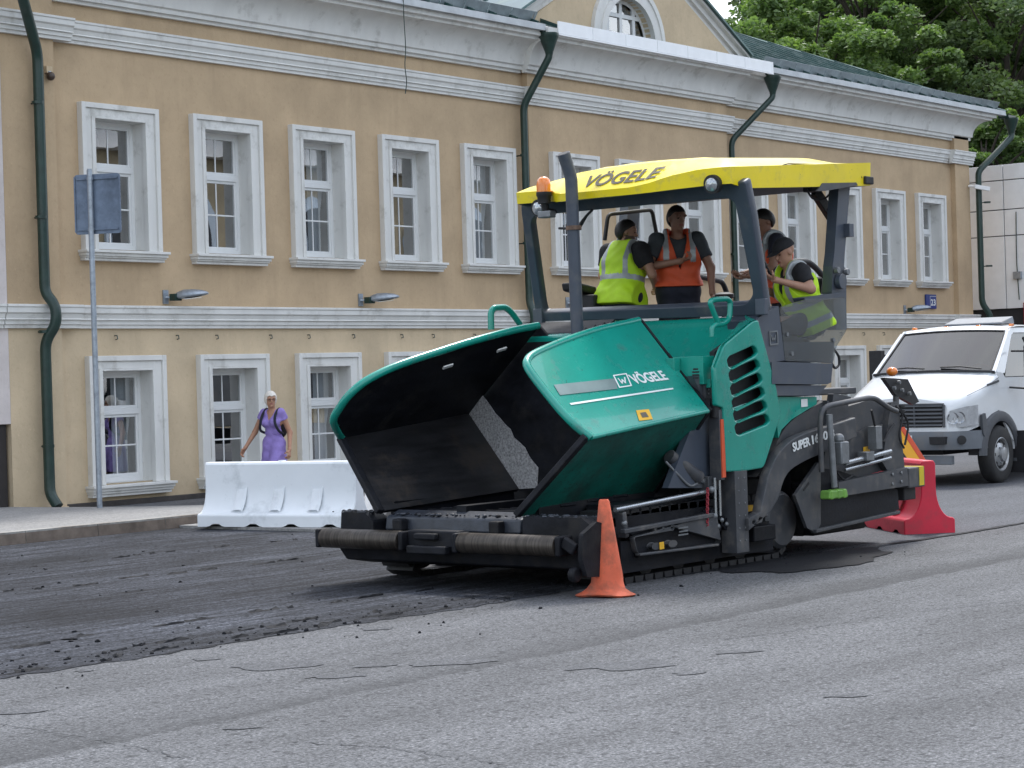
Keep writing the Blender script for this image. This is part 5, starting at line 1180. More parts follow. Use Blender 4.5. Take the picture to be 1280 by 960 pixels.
    def cloth(nm, prims, g, m, clip=None, h=.0095, pick=None, mats=None, kk=.03):
        lo, hi = bounds(prims, g+.04); vol, P = field(prims, lo, hi, h, g, kk)
        if h > .0085:
            X_, Y_, Z_ = P[..., 0], P[..., 1], P[..., 2]; vol = vol+.0038*np.sin(Z_*46+2.6*np.sin(X_*19+3)+2.2*np.sin(Y_*17))*np.sin(Y_*15+X_*11+Z_*6)
        if clip is not None: vol = np.maximum(vol, clip(P))
        return place_mesh(nm, raw_mesh(nm, [nets(vol, lo, h)], mats or [m], pick), t)
    tl = lambda P: (P-pel)@Rl/s        # torso frame: x forward, y left, z up from the pelvis
    def arm_cut(P, upto):     # keep only the sleeve part of each arm
        d = np.full(P.shape[:-1], -9.)
        for q in (1, -1):
            a, e, wr = armp[q]; ax = e-a; tt = ((P-a)@ax)/(ax@ax); near = np.linalg.norm(P-a-np.clip(tt, 0, 1.2)[..., None]*ax, axis=-1) < .10
            d = np.maximum(d, np.where(near & (tl(P)[..., 1]*q > .5*sh), (tt-upto)*np.linalg.norm(ax), -9.))
        return d
    trunk = torso+[C(S[q], S[q]+(armp[q][1]-S[q])*min(1, sleeve+.15), .056*s*w, .05*s) for q in (1, -1)]
    neckhole = lambda P, r=.075, x=.02: (r*s-np.linalg.norm((P-tor(x, 0, .52))*V(1, 1, .8), axis=-1))
    legpr = [C(h_, k_, .092*s*w, .066*s) for h_, k_, a_ in legp]+[C(k_, a_, .066*s, .052*s) for h_, k_, a_ in legp]
    if trousers: cloth('trousers', [torso[0]]+legpr, .016, trousers, lambda P: np.maximum(tl(P)[..., 2]*s-.12, .06-P[..., 2]) if seat_z is None else tl(P)[..., 2]*s-.12)
    if shirt: cloth('shirt', trunk, .013, shirt, lambda P: np.maximum.reduce([arm_cut(P, sleeve), neckhole(P), -.02-tl(P)[..., 2]*s]))
    if vest:
        vp_ = [C(p[1], p[2], p[3], p[4]) for p in torso if p[0] == 'c']+[C(S[1]*.72+S[-1]*.28, S[-1]*.72+S[1]*.28, .06*s)]+[C(tor(0, .10, -.06), tor(0, -.10, -.06), .115*s*w)]
        def vclip(P):
            l = tl(P); d = np.maximum(neckhole(P, .088, .03), vlow-l[..., 2]); d = np.maximum(d, np.abs(l[..., 1])-sh-.035+.10*np.clip((l[..., 2]-.22)/.25, 0, 1))
            vneck = np.where(l[..., 0] > .02, (.085*np.clip((l[..., 2]-.18)/.3, -.08, 1)-np.abs(l[..., 1])), -9); return np.maximum(d, vneck)
        def vpick(c):
            l = tl(c); z = l[:, 2]; r = np.zeros(len(c), int); 
            for b_ in bands: r[abs(z-b_) < .026] = 1
            ay = abs(l[:, 1]); r[(abs(ay-(.125)) < .026) & (z > (.17 if bands else .25))] = 1; return r
        cloth('vest', vp_, .046, None, vclip, .009, vpick, [vest, REFL])
    if dress:
        sk = [C(tor(0, .055, -.02), V(.02, .10, .42)*s, .105*s, .135*s), C(tor(0, -.055, -.02), V(.02, -.10, .42)*s, .105*s, .135*s)]
        tr2 = torso+[C(S[q], S[q]+(armp[q][1]-S[q])*.45, .043*s, .047*s) for q in (1, -1)]+[C(h_, k_, .088*s, .08*s) for h_, k_, a_ in legp]
        def dclip(P):
            l = tl(P); vneck = np.where(l[..., 0] > .0, (.07*np.clip((l[..., 2]-.33)/.13, -.1, 1)-np.abs(l[..., 1])), -9)
            return np.maximum.reduce([arm_cut(P, .36), neckhole(P, .082), .47*s-P[..., 2], vneck])
        cloth('dress', tr2+sk, .014, dress, dclip)
        cloth('belt', [torso[1]], .024, dress, lambda P: np.abs(tl(P)[..., 2]-.135)-.02)
    if hair is not None:
        def hclip(P):
            l = (P-hc)@HR/s; line = (.058-2.4*np.clip(.062-l[..., 0], 0, .055)) if hair is HAIRW else .062-.9*np.clip(-(l[..., 0]-.055), 0, .095)
            ear = np.where((l[..., 0] > -.03), line, -.06+.0*l[..., 0]); wv = .013*np.sin(l[..., 0]*95)*np.sin(l[..., 1]*88+1)*np.sin(l[..., 2]*80) if hair is HAIRW else 0; return np.maximum(np.where(l[..., 0] > -.035, ear-l[..., 2], -.085-l[..., 2])+wv, -9)
        thick = .018 if hair is HAIRW else .006
        cloth('hair', [headp[1], E(hd(-.03, 0, .0), V(.085, .076, .085)*s, HR)], thick, hair, hclip, .007)
    if cap:
        cloth('cap', [headp[1]], .014, BLACKC, lambda P: .036-((P-hc)@HR/s)[..., 2], .007)
        g = G(); a = [hd(.10*math.cos(q)+.0, .076*math.sin(q), .042) for q in np.linspace(-1.2, 1.2, 9)]; b = [hd(.085+.10*math.cos(q*.9), .070*math.sin(q), .028) for q in np.linspace(-1.2, 1.2, 9)]
        g.loft([a, b, [p-V(0, 0, .006) for p in b], [p-V(0, 0, .006) for p in a]], BLACKC); place_mesh('cap_brim', g.mesh('cap_brim', 40), t)
    t['_j'] = 0; del t['_j']
    return t, dict(hc=hc, HR=HR, hd=hd, tor=tor, S=S, s=s, arm=armp)

# woman on the pavement
wp = at('Y', 21.0, 341, 500); wz = pav_z(wp[0], 21.0); HW_ = 1.60
w, J = person('white haired woman in a lilac dress walking past the house with a dark backpack', (wp[0], 21.0, wz), RAD(192), HW_, lean=.04, head=(RAD(42), .05), female=True, hair=HAIRW, dress=LILAC,
    arms={-1: (V(.03, -.30, 1.02), V(.14, -.40, .80), V(0, 1, 0)), 1: (V(-.09, .215, 1.00), V(.02, .27, .76), V(0, -1, 0))},
    legs={1: (V(.16, .08, .47), V(.20, .08, .08), V(.36, .09, .04)), -1: (V(-.05, -.08, .47), V(-.28, -.08, .14), V(-.16, -.09, .03))}, skin=mat('sun browned skin', (.42, .22, .14), .5, var=.08, scale=25), curls=(.7, .6), build=.86)
g = G(); s_ = J['s']
for q in (1, -1): g.tube(smooth_path([J['tor'](-.10, q*.10, .42), J['tor'](-.02, q*.115, .515), J['tor'](.105, q*.12, .43), J['tor'](.150, q*.135, .30), J['tor'](.10, q*.165, .18), J['tor'](-.08, q*.12, .12)], 5), .019, NAVY, 8)
place_mesh('strap', g.mesh('strap', 60), w)
g = G(); g.ball(J['tor'](-.19, -.01, .25), .16, BAGM, (.62, .88, 1.25), 18, 12); place_mesh('backpack', g.mesh('backpack', 60), w)
g = G()
for q in (1, -1): c = J['hd'](.098, q*.032, .004); g.tube([c+J['HR']@V(0, .022*math.cos(a), .018*math.sin(a)) for a in np.linspace(0, 6.283, 13)], .0022, BLACKC, 5)
g.tube([J['hd'](.102, .012, .006), J['hd'](.102, -.012, .006)], .002, BLACKC, 5)
for q in (1, -1): g.tube([J['hd'](.095, q*.053, .006), J['hd'](.0, q*.082, .01)], .002, BLACKC, 5)
place_mesh('glasses', g.mesh('glasses', 60), w)

WG = 'road workers on the paver'
# lime vest, back towards the street, far side of the stand
a = at('X', 15.62, 774, 300)
w, J = person('bearded worker in lime vest, standing with his back turned on the paver', (15.62, a[1], PF), RAD(4), 1.66, lean=.20, head=(RAD(-58), .16), hair=HAIRD, shirt=BLACKC, sleeve=.62, trousers=NAVY, vest=HIVIS, stubble=True, build=1.32, bands=(.17,), group=WG,
    arms={-1: (V(.08, -.30, 1.10), V(.30, -.20, 1.0), V(0, 1, 0)), 1: (V(.12, .27, 1.12), V(.34, .2, 1.04), V(0, -1, 0))})
# orange vest, standing, facing the street
a = at('X', 16.05, 846, 300)
w, J = person('worker in orange vest and grey polo shirt with one hand raised to his chest', (16.05, a[1], PF), RAD(222), 1.76, lean=.02, head=(RAD(22), .08), hair=HAIRD, shirt=GREYC, sleeve=.66, trousers=NAVY, vest=HIVISO, skin=SKIN_D, build=1.16, group=WG, vlow=.03, bands=(),
    arms={-1: (V(.10, -.29, 1.18), V(.29, -.02, 1.215), V(-.1, 0, 1), V(.25, .9, .25)), 1: (V(.08, .30, 1.16), V(.14, .30, .92), V(0, -1, 0))}, curls=(.4, .9))
# orange vest with bowed head
a = at('X', 16.55, 982, 290)
w, J = person('dark haired worker in orange vest with bowed head behind the seated worker', (16.52, a[1], PF), RAD(140), 1.72, lean=.30, head=(RAD(12), .50), hair=HAIRD, shirt=NAVY, sleeve=.6, trousers=NAVY, vest=HIVISO, skin=SKIN_D, build=1.05, group=WG,
    arms={1: (V(.20, .24, 1.12), V(.38, .10, 1.06), V(0, 0, 1)), -1: (V(.22, -.24, 1.12), V(.40, -.06, 1.08), V(0, 0, 1))})
# seated, lime vest, cap, phone
a = at('X', 16.12, 1009, 340)
sz = .53
w, J = person('worker in lime vest and dark cap, sitting and looking at a phone', (16.12, a[1]+.0, PF), RAD(150), 1.74, lean=.36, head=(RAD(6), .40), cap=True, shirt=BLACKC, sleeve=.64, trousers=NAVY, vest=HIVIS, build=1.16, group=WG, seat_z=sz,
    arms={1: (V(.12, .27, .89), V(.42, .17, .98), V(-.3, -.2, 1), V(.8, -.1, .4)), -1: (V(.14, -.28, .86), V(.40, -.14, .92), V(-.3, .2, 1))},
    legs={q: (V(.42, q*.12, sz+.06), V(.44, q*.12, .08), V(.60, q*.13, .03)) for q in (1, -1)}, curls=(.75, .75))
c = J['arm'][1][2]; fa = unit(V(.8, -.1, .4)); ph = c+fa*.09+V(-.02, 0, .03)
g = G(); R_ = Matrix.Rotation(RAD(150), 3, 'Z'); wl = lambda p: np.array(R_ @ Vector(p))+V(16.12, a[1], PF)
g.hexa([wl(ph+V(*q)) for q in ((-.03, -.035, -.05), (-.02, -.035, -.055), (-.02, .035, -.055), (-.03, .035, -.05), (.05, -.035, .09), (.06, -.035, .085), (.06, .035, .085), (.05, .035, .09))], BLACK)
tag(g.build('phone', None, smooth=0, bevel=.004, loc=wl(ph)), 'black mobile phone in the hand of the seated worker', 'phone')
# ---------------------------------------------------------------- white lorry
TW = mat('white lorry paint', (.74, .76, .78), .22, var=.03, coat=.5, dirt=(.5, .5, .48), dirt_amt=.12)
PLAS = mat('dark grey plastic', (.075, .08, .09), .55, var=.12, scale=8, dirt=(.14, .135, .13), dirt_amt=.3)
BUMP = mat('grey bumper paint', (.15, .165, .185), .5, var=.1, dirt=(.2, .19, .18), dirt_amt=.3)
WSG = glass('windscreen glass', (.10, .14, .18), 1.5, .02)
CLEAR = glass('head lamp glass', (.95, .95, .95), 1.2, .05)
HEADL = mat('bright lamp reflector', (.72, .75, .78), .16, .55, var=.18, scale=16)
TYRE = mat('tyre rubber', (.022, .022, .023), .75, var=.25, scale=14, bmp=.3, dirt=(.07, .065, .06), dirt_amt=.35)
RIM = mat('silver rim', (.42, .43, .44), .4, .6, var=.12, dirt=(.15, .14, .13), dirt_amt=.3)
lo_ = thing('lorry', (26.5, 13.35, 0), 'white bonneted lorry with dark grille parked on the road behind the paver', 'lorry')
TY, TH = 13.27, .97; ny_, fy_ = TY-TH, TY+TH
g = G()
# sections of the bonnet front to back: (x, half width, z side top, z centre top, z bottom)
sec = [(24.98, .70, 1.10, 1.20, .74), (25.03, .78, 1.16, 1.25, .74), (25.2, .88, 1.22, 1.335, .74), (25.45, .94, 1.29, 1.42, .80), (25.75, .965, 1.40, 1.50, .95), (25.98, .97, 1.50, 1.56, 1.0)]
rows = []
for x, hw, zs_, zc_, zb_ in sec:
    r = [(x, TY-hw, zb_), (x, TY-hw, zs_*.7+zb_*.3), (x, TY-hw, zs_-.05), (x+.02, TY-hw+.04, zs_)]
    for t in np.linspace(-.85, .85, 9): r.append((x+.02, TY+t*hw, zs_+(zc_-zs_)*(1-t*t)))
    r += [(x+.02, TY+hw-.04, zs_), (x, TY+hw, zs_-.05), (x, TY+hw, zs_*.7+zb_*.3), (x, TY+hw, zb_)]; rows.append(r)
g.loft(rows, TW); g.poly(rows[0], TW)
body = g.build('body', lo_, smooth=50)
# cab: pillars, roof, sides
g = G(); zr = 2.20; xb_, xt_ = 25.98, 26.66
ws = lambda t, u: V(xb_+(xt_-xb_)*u-.10*(1-t*t)*(1-u*.5), TY+t*(.93-.10*u), 1.52+(2.08-1.52)*u+.03*(1-t*t))
T_ = np.linspace(-1, 1, 13)
g.loft([[ws(t, 1.0)+V(0, 0, 0) for t in T_], [ws(t, 1)+V(.06, 0, .05) for t in T_], [V(27.0, TY+t*.80, zr-.05*t*t) for t in T_], [V(27.9, TY+t*.80, zr-.05*t*t) for t in T_]], TW)
for q in (-1, 1):
    g.loft([[ws(q, 0)+V(-.02, q*.02, 0), ws(q, 1)+V(-.02, q*.01, .02)], [ws(q*.93, 0)+V(-.01, 0, 0), ws(q*.93, 1)+V(-.01, 0, 0)]], TW)
    y = TY+q*TH
    top = [(26.70, 2.13), (27.0, 2.16), (27.9, 2.16)]
    g.loft([[V(x, TY+q*.83, z) for x, z in top], [V(x, TY+q*.80, z+.0) for x, z in ((26.72, 2.14), (27.0, 2.155), (27.9, 2.155))]], TW)
    # door side with window hole
    def side(pts): g.prism([V(x, y-q*(.0+.16*max(0, (z-1.45)/.7)), z) for x, z in pts], (0, -q*.03, 0), TW)
    side([(25.98, 1.0), (25.98, 1.52), (26.16, 1.50), (26.20, 1.44), (26.42, .62), (26.40, .55)])
    side([(26.20, 1.44), (27.9, 1.44), (27.9, .45), (26.42, .45), (26.42, .62)])
    side([(25.98, 1.52), (26.68, 2.13), (26.80, 2.13), (26.80, 2.06), (26.72, 2.03), (26.22, 1.50), (26.16, 1.50)])
    side([(26.80, 2.13), (27.9, 2.13), (27.9, 2.06), (26.80, 2.06)]); side([(27.55, 2.06), (27.9, 2.06), (27.9, 1.44), (27.55, 1.44)])
g.loft([[V(27.9, ny_, .45), V(27.9, fy_, .45)], [V(27.9, ny_+.16, 2.16), V(27.9, fy_-.16, 2.16)]], TW)
g.build('cab', lo_, smooth=40)
g = G(); g.loft([[ws(t, u) for t in T_*.935] for u in np.linspace(.03, .97, 6)], WSG); wsn = g.build('windscreen', lo_, smooth=60)
g = G()
for (ta, tb) in ((-.80, -.15), (.1, .72)): a, b = ws(ta, .05)+V(-.03, 0, .01), ws(tb, .10)+V(-.03, 0, .0); g.tube([a, (a+b)/2+V(-.01, 0, .02), b], .012, BLACK, 6)
g.build('wiper', wsn, smooth=60)
g = G(); edge = [ws(t, .0) for t in T_]; g.tube([p+V(-.01, 0, .0) for p in edge], .018, BLACK, 6); g.tube([ws(t, 1.0)+V(-.005, 0, 0) for t in T_*.94], .014, BLACK, 6)
for q in (-1, 1): g.tube([ws(q*.94, 0)+V(-.008, 0, 0), ws(q*.94, 1)+V(-.008, 0, 0)], .014, BLACK, 6)
g.build('screen_seal', wsn, smooth=60)
for q in (-1, 1):
    y = TY+q*TH-q*.02; f_ = lambda x, z: V(x, y-q*.16*max(0, (z-1.45)/.7), z)
    g = G(); g.poly([f_(26.24, 1.45), f_(26.72, 2.03), f_(26.80, 2.06), f_(27.55, 2.06), f_(27.55, 1.45)], WSG); g.build('side_window', lo_, smooth=0)
g = G(); g.box(26.2, 27.85, TY-.9, TY+.9, .9, 1.46, mat('cab interior', (.05, .05, .055), .8)); g.box(27.1, 27.3, TY-.85, TY-.3, 1.46, 2.0, BLACK); g.box(27.1, 27.3, TY+.1, TY+.85, 1.46, 2.0, BLACK); g.hexa([(25.98, TY-.84, 1.3), (26.5, TY-.84, 1.3), (26.5, TY+.84, 1.3), (25.98, TY+.84, 1.3), (25.98, TY-.84, 1.49), (26.5, TY-.84, 1.56), (26.5, TY+.84, 1.56), (25.98, TY+.84, 1.49)], BLACK); g.build('cab_interior', lo_, smooth=0, bevel=.02)
g = G(); g.loft([[V(26.25+.2*u, TY-.72+.42*v, 1.57+.05*math.sin(3*u+5*v)*.6+.05*math.sin(math.pi*v)) for v in np.linspace(0, 1, 8)] for u in np.linspace(0, 1, 6)], HIVISO); cl_ = g.build('orange_vest', None, smooth=60, loc=(26.35, TY-.5, 1.56)); tag(cl_, 'folded orange safety vest lying on the lorry dashboard', 'vest')
# seated driver-side jacket hanging in the side window
g = G(); g.loft([[V(26.98+.10*math.sin(v*6)*.3+.02*u, TY-.80+.14*v, 1.25+.72*u) for v in np.linspace(0, 1, 8)] for u in np.linspace(0, 1, 6)], HIVISO); tag(g.build('orange_jacket', None, smooth=60, loc=(27.0, TY-.74, 1.6)), 'orange jacket hanging inside the lorry side window', 'jacket')
# grille, lamps, bumper
g = G(); gx = 24.955; g.prism([(gx+.02, TY-.62, .80), (gx+.02, TY-.66, 1.10), (gx+.02, TY+.66, 1.10), (gx+.02, TY+.62, .80)], (.03, 0, 0), BLACK)
for k in range(6): z = .83+k*.052; g.hexa([(gx-.012, TY-.635, z-.012), (gx+.018, TY-.635, z-.012), (gx+.018, TY+.635, z-.012), (gx-.012, TY+.635, z-.012), (gx-.004, TY-.64, z+.014), (gx+.018, TY-.64, z+.014), (gx+.018, TY+.64, z+.014), (gx-.004, TY+.64, z+.014)], PLAS)
for y in (-.655, -.22, .22, .655): g.box(gx-.006, gx+.019, TY+y-.012, TY+y+.012, .80, 1.10, PLAS)
g.box(gx-.01, gx+.019, TY-.66, TY+.66, 1.101, 1.125, PLAS)
g.build('grille', lo_, smooth=0, bevel=.004)
for q in (-1, 1):
    P0 = [V(25.0, TY+q*.70, .80), V(25.12, TY+q*.87, .80), V(25.36, TY+q*.955, .82), V(25.37, TY+q*.955, 1.09), V(25.13, TY+q*.88, 1.07), V(25.0, TY+q*.72, 1.02)]
    n_ = unit(V(-1, q*.6, 0)); g = G(); g.loft([[p+n_*.012 for p in (P0[0], P0[1], P0[2])], [p+n_*.03 for p in (P0[5], P0[4], P0[3])]], HEADL)
    hl = g.build('headlight', lo_, smooth=40)
    g = G()
    for t in (.25, .65): c = (P0[0]*(1-t)+P0[1]*t+P0[5]*(1-t)+P0[4]*t)/2+n_*.03; g.lathe(c, n_, [(.085, -.05), (.08, .0), (.05, -.02), (.02, -.03)], STEEL, 18)
    g.build('reflector', hl, smooth=40)
    g = G(); g.loft([[p+n_*.045 for p in (P0[0], P0[1], P0[2])], [p+n_*.05 for p in (P0[5], P0[4], P0[3])]], CLEAR); g.build('lens', hl, smooth=60)
plan_ = [(25.55, -.985), (25.30, -.975), (25.0, -.87), (24.86, -.70), (24.83, -.4), (24.82, 0), (24.83, .4), (24.86, .70), (25.0, .87), (25.30, .975), (25.55, .985)]
def band(g, z0, z1, grow, m, bot=0): 
    o = [V(x-.0, TY+y, z) for z in () for x, y in plan_]
    g.loft([[V(x+.30, TY+y*.85, z0) for x, y in plan_], [V(x+bot, TY+y, z0) for x, y in plan_], [V(x-grow, TY+y, (z0+z1)/2) for x, y in plan_], [V(x, TY+y, z1) for x, y in plan_], [V(x+.35, TY+y*.85, z1) for x, y in plan_]], m)
g = G(); band(g, .50, .745, .015, BUMP, .03); bu = g.build('bumper', lo_, smooth=30)
for q in (-1, 1):
    g = G(); c = V(24.87, TY+q*.62, .63); g.hexa([c+V(-.055, -.11, -.05), c+V(.03, -.11, -.05), c+V(.03, .11, -.05), c+V(-.055, .11, -.05), c+V(-.055, -.12, .05), c+V(.03, -.12, .05), c+V(.03, .12, .05), c+V(-.055, .12, .05)], BLACK); g.build('bumper_slot', bu, smooth=0, bevel=.006)
    g = G(); c = V(25.0, TY+q*.885, .63); g.lathe(c, (-1, q*.9, 0), [(.06, -.03), (.06, .022), (.045, .024)], BLACK, 16); g.build('fog_light', bu, smooth=30)
g = G(); g.box(24.795, 24.805, TY-.26, TY+.26, .58, .70, mat('number plate', (.7, .71, .7), .4)); pl_ = g.build('number_plate', bu, smooth=0, bevel=.003)
g = G(); g.box(24.95, 25.05, TY-.75, TY+.75, .30, .42, BUMP); g.box(25.05, 25.3, TY-.1, TY+.1, .33, .5, BLACK); g.build('under_run_bar', lo_, smooth=0, bevel=.01)
g = G(); g.box(25.2, 30, TY-.5, TY+.5, .42, .75, BLACK); g.build('chassis', lo_, smooth=0)
# wheel arches, wheels
wx, wr_ = 25.99, .395
for q in (-1, 1):
    y = TY+q*.965; A = np.linspace(-.12*math.pi+.1, math.pi*1.0, 18)
    g = G(); rows = []
    for r, dy in ((.45, -.25), (.45, .03), (.50, .05), (.58, .03), (.60, -.02)): rows.append([V(wx+r*math.cos(a)*1.02, y+q*dy, .40+r*math.sin(a)) for a in A])
    g.loft(rows, PLAS); g.prism([V(25.42, y+q*.0, .70), V(25.40, y, .95), V(25.50, y, .97), V(25.56, y, .80), V(25.52, y, .60)], (0, q*.035, 0), PLAS); g.build('wheel_arch', lo_, smooth=50)
    g = G(); c = V(wx, TY+q*.90, wr_); d = V(0, q, 0)
    g.lathe(c, d, [(.22, -.11), (.33, -.11), (.378, -.09), (.394, -.05), (.395, 0), (.394, .05), (.378, .08), (.33, .10), (.235, .09), (.22, .06)], TYRE, 48); ty = g.build('wheel', lo_, smooth=40)
    g = G(); g.lathe(c, d, [(.225, .02), (.235, .085), (.22, .09), (.20, .06), (.17, .055), (.13, .085), (.10, .095), (.095, .13), (.06, .14), (.001, .142)], RIM, 36)
    for k in range(8): a = k*math.pi/4; p = c+V(.172*math.cos(a), q*.062, .172*math.sin(a)); g.cyl(p, p+V(0, q*.008, 0), .026, BLACK, 10)
    for k in range(6): a = k*math.pi/3+.2; p = c+V(.115*math.cos(a), q*.09, .115*math.sin(a)); g.cyl(p, p+V(0, q*.02, 0), .014, STEEL, 6)
    g.build('rim', ty, smooth=30)
    g = G(); g.box(wx+.45, wx+.48, y-.15, y+.15, .12, .7, BLACK); g.box(wx+.5, 27.7, y-q*.1-.08, y-q*.1+.08, .42, .48, PLAS); g.build('mud_flap', lo_, smooth=0)
    g = G(); m0 = V(26.35, TY+(1.30 if q < 0 else 1.08)*q, 1.63); g.box(m0[0]-.05, m0[0]+.06, m0[1]-.10, m0[1]+.10, m0[2]-.22, m0[2]+.24, BLACK); g.box(m0[0]-.05, m0[0]+.06, m0[1]-.09, m0[1]+.09, m0[2]-.45, m0[2]-.25, BLACK)
    g.tube([m0+V(.04, 0, .16), V(26.5, TY+q*.93, 1.80)], .016, BLACK, 6); g.tube([m0+V(.04, 0, -.36), V(26.3, TY+q*.98, 1.30)], .016, BLACK, 6); g.build('wing_mirror', lo_, smooth=0, bevel=.035)
g = G(); g.bar(V(25.62, ny_-.008, 1.345), V(25.98, ny_-.008, 1.395), .012, .03, PLAS); g.tube([V(25.2, TY-.885, 1.215), V(25.6, ny_-.004, 1.33), V(25.98, ny_-.004, 1.44)], .004, PLAS, 5); g.build('trim_strip', lo_, smooth=0)
g = G(); g.hexa([(26.9, TY-.62, 2.19), (27.3, TY-.62, 2.2), (27.3, TY+.3, 2.2), (26.9, TY+.3, 2.19), (26.9, TY-.6, 2.215), (27.3, TY-.6, 2.30), (27.3, TY+.28, 2.30), (26.9, TY+.28, 2.215)], BUMP)
for y in (-.8, -.3, .2, .7): g.box(26.78, 26.84, TY+y-.03, TY+y+.03, 2.15, 2.185, LAMPO)
g.build('roof_hatch', lo_, smooth=0, bevel=.01)
g = G(); g.box(28.0, 31.5, TY-1.0, TY+1.0, .8, 2.0, BUMP); g.build('load_bed', lo_, smooth=0, bevel=.02)
for q in (-1, 1):
    g = G(); g.lathe(V(30.2, TY+q*.9, wr_), (0, q, 0), [(.2, -.2), (.36, -.2), (.395, -.15), (.395, .1), (.36, .13), (.2, .12)], TYRE, 36); g.build('wheel', lo_, smooth=40)

# ---------------------------------------------------------------- plastic road barriers
def barrier(name, loc, yaw, L, H, m, label, group):
    t = thing(name, loc, label, 'barrier', group, yaw)
    hb, wt = .26, .075
    prof = [(-hb, .0), (-hb, .13), (-hb+.02, .15)]
    prof += [(-wt-(hb-.03-wt)*(1-math.sin(a)), .15+(H*.62-.15)*(1-math.cos(a))) for a in np.linspace(.12, math.pi/2, 8)]
    prof += [(-wt, H-.03), (-wt+.02, H), (wt-.02, H), (wt, H-.03)]
    prof += [(wt+(hb-.03-wt)*(1-math.sin(a)), .15+(H*.62-.15)*(1-math.cos(a))) for a in np.linspace(math.pi/2, .12, 8)]
    prof += [(hb-.02, .15), (hb, .13), (hb, .0)]
    g = G(); X = [-L/2, -L/2+.015]
    foot = []
    rows = []
    n = 48
    for i in range(n+1):
        x = -L/2+L*i/n; ph = (x+L/2)/L*4 % 1; lift = .035*min(1, max(0, 1.6-abs(ph-.5)*8)) if abs(x) < L/2-.06 else 0
        rows.append([(x, y, z if z > .01 else lift) for y, z in prof])
    g.loft(rows, m, caps=True)
    rs_ = []
    me_o = g.build('shell', None, smooth=32, bevel=.01); me_o.parent = t
    for q in (-1, 1):
        for x in (-.25*L, 0, .25*L):
            g = G(); f_ = lambda u, z, e=.0: (x+u, q*(np.interp(z, [.15, .25, .35, .45, .6], [.235, .155, .115, .092, .078])+e), z)
            ztop = H*.62
            g.loft([[f_(-.075, z, -.012) for z in np.linspace(.17, ztop, 6)], [f_(-.05, z, .004) for z in np.linspace(.19, ztop-.03, 6)], [f_(.05, z, .004) for z in np.linspace(.19, ztop-.03, 6)], [f_(.075, z, -.012) for z in np.linspace(.17, ztop, 6)]], m)
            r_ = g.build('rib', None, smooth=30); r_.parent = t
    g = G(); g.cyl((0, 0, H-.005), (0, 0, H+.012), .045, m, 16); c_ = g.build('filler_cap', None); c_.parent = t
    return t
WHP = mat('white plastic', (.80, .83, .86), .42, var=.04, scale=2, dirt=(.5, .53, .55), dirt_amt=.22); RDP = mat('red plastic', (.62, .018, .05), .4, var=.1, scale=3, dirt=(.35, .05, .06), dirt_amt=.25)
p0, p1 = at('Z', .04, 262, 657), at('Z', .04, 452, 658); d = p1-p0
barrier('road_barrier', ((p0[0]+p1[0])/2+.12, (p0[1]+p1[1])/2+.12, .036), math.atan2(d[1], d[0]), float(np.hypot(d[0], d[1])), .73, WHP, 'white plastic road barrier standing in front of the walking woman', 'plastic road barriers')
p1 = at('Z', .0, 1128, 667); p2 = at('Z', 0, 1190, 667); ya = RAD(97)
ya = RAD(48)
barrier('road_barrier', (18.06+math.cos(ya)*.95, 9.31+math.sin(ya)*.95, .004), ya, 1.9, .71, RDP, 'red plastic road barrier behind the rear of the paver', 'plastic road barriers')
# warning triangle leaning on the red barrier
tx = thing('road_sign', (18.2, 9.9, 0), 'yellow triangular road works sign with red edge leaning behind the paver', 'sign')
so_ = V(18.62, 9.55, .05); A_, B_, C_ = at('X', 18.6, 1162, 588), at('X', 18.6, 1130, 530)+V(0, 0, .05), None
ux_ = unit(V(-.6, .8, 0)); uy_ = unit(V(.14, .1, 1)); hgt = .80; base = .92
rc_ = at('X', 20.4, 1167, 590); cen_ = rc_+ux_*base/2; tx.location = (cen_[0], cen_[1], 0)
tri = lambda k: rounded([(-base/2*k, hgt*(1-k)*.36), (base/2*k, hgt*(1-k)*.36), (0, hgt*(.36+.64*k)+0*k)], .06*k)
plate('red_edge', tx, tri(1.0), [tri(.80)], cen_, ux_, uy_, .02, ORANGE, .003); plate('yellow_face', tx, tri(.80), [], cen_, ux_, uy_, .012, mat('yellow sign face', (.80, .42, .015), .45, var=.06))
g = G(); nn_ = unit(np.cross(ux_, uy_)); nn_ = -nn_ if nn_[0] > 0 else nn_
g.lathe(cen_+uy_*.62+ux_*(.02)+nn_*.006, nn_, [(.05, 0), (.05, .004)], BLACK, 16); q0 = cen_+nn_*.008
g.bar(q0+uy_*.5+ux_*.0, q0+uy_*.28-ux_*.08, .06, .006, BLACK, up=nn_); g.bar(q0+uy_*.28-ux_*.08, q0+uy_*.15-ux_*.16, .04, .006, BLACK, up=nn_); g.bar(q0+uy_*.45, q0+uy_*.30+ux_*.18, .03, .006, BLACK, up=nn_); g.prism([q0+uy_*.15+ux_*.10, q0+uy_*.15+ux_*.36, q0+uy_*.28+ux_*.23], nn_*.004, BLACK); g.build('pictogram', tx, smooth=0)
g = G(); e0, e1, e2 = cen_-ux_*.3+V(.03, .02, .03), cen_+ux_*.3+V(.03, .02, .03), cen_+uy_*.6+V(.04, .03, 0); g.bar(e0, V(e0[0]-.05, e0[1]-.04, 0), .03, .03, GALV); g.bar(e1, V(e1[0]-.05, e1[1]-.04, 0), .03, .03, GALV); g.bar(e2, V(e2[0]+.5, e2[1]+.4, 0), .03, .03, GALV); g.build('stand', tx, smooth=0)
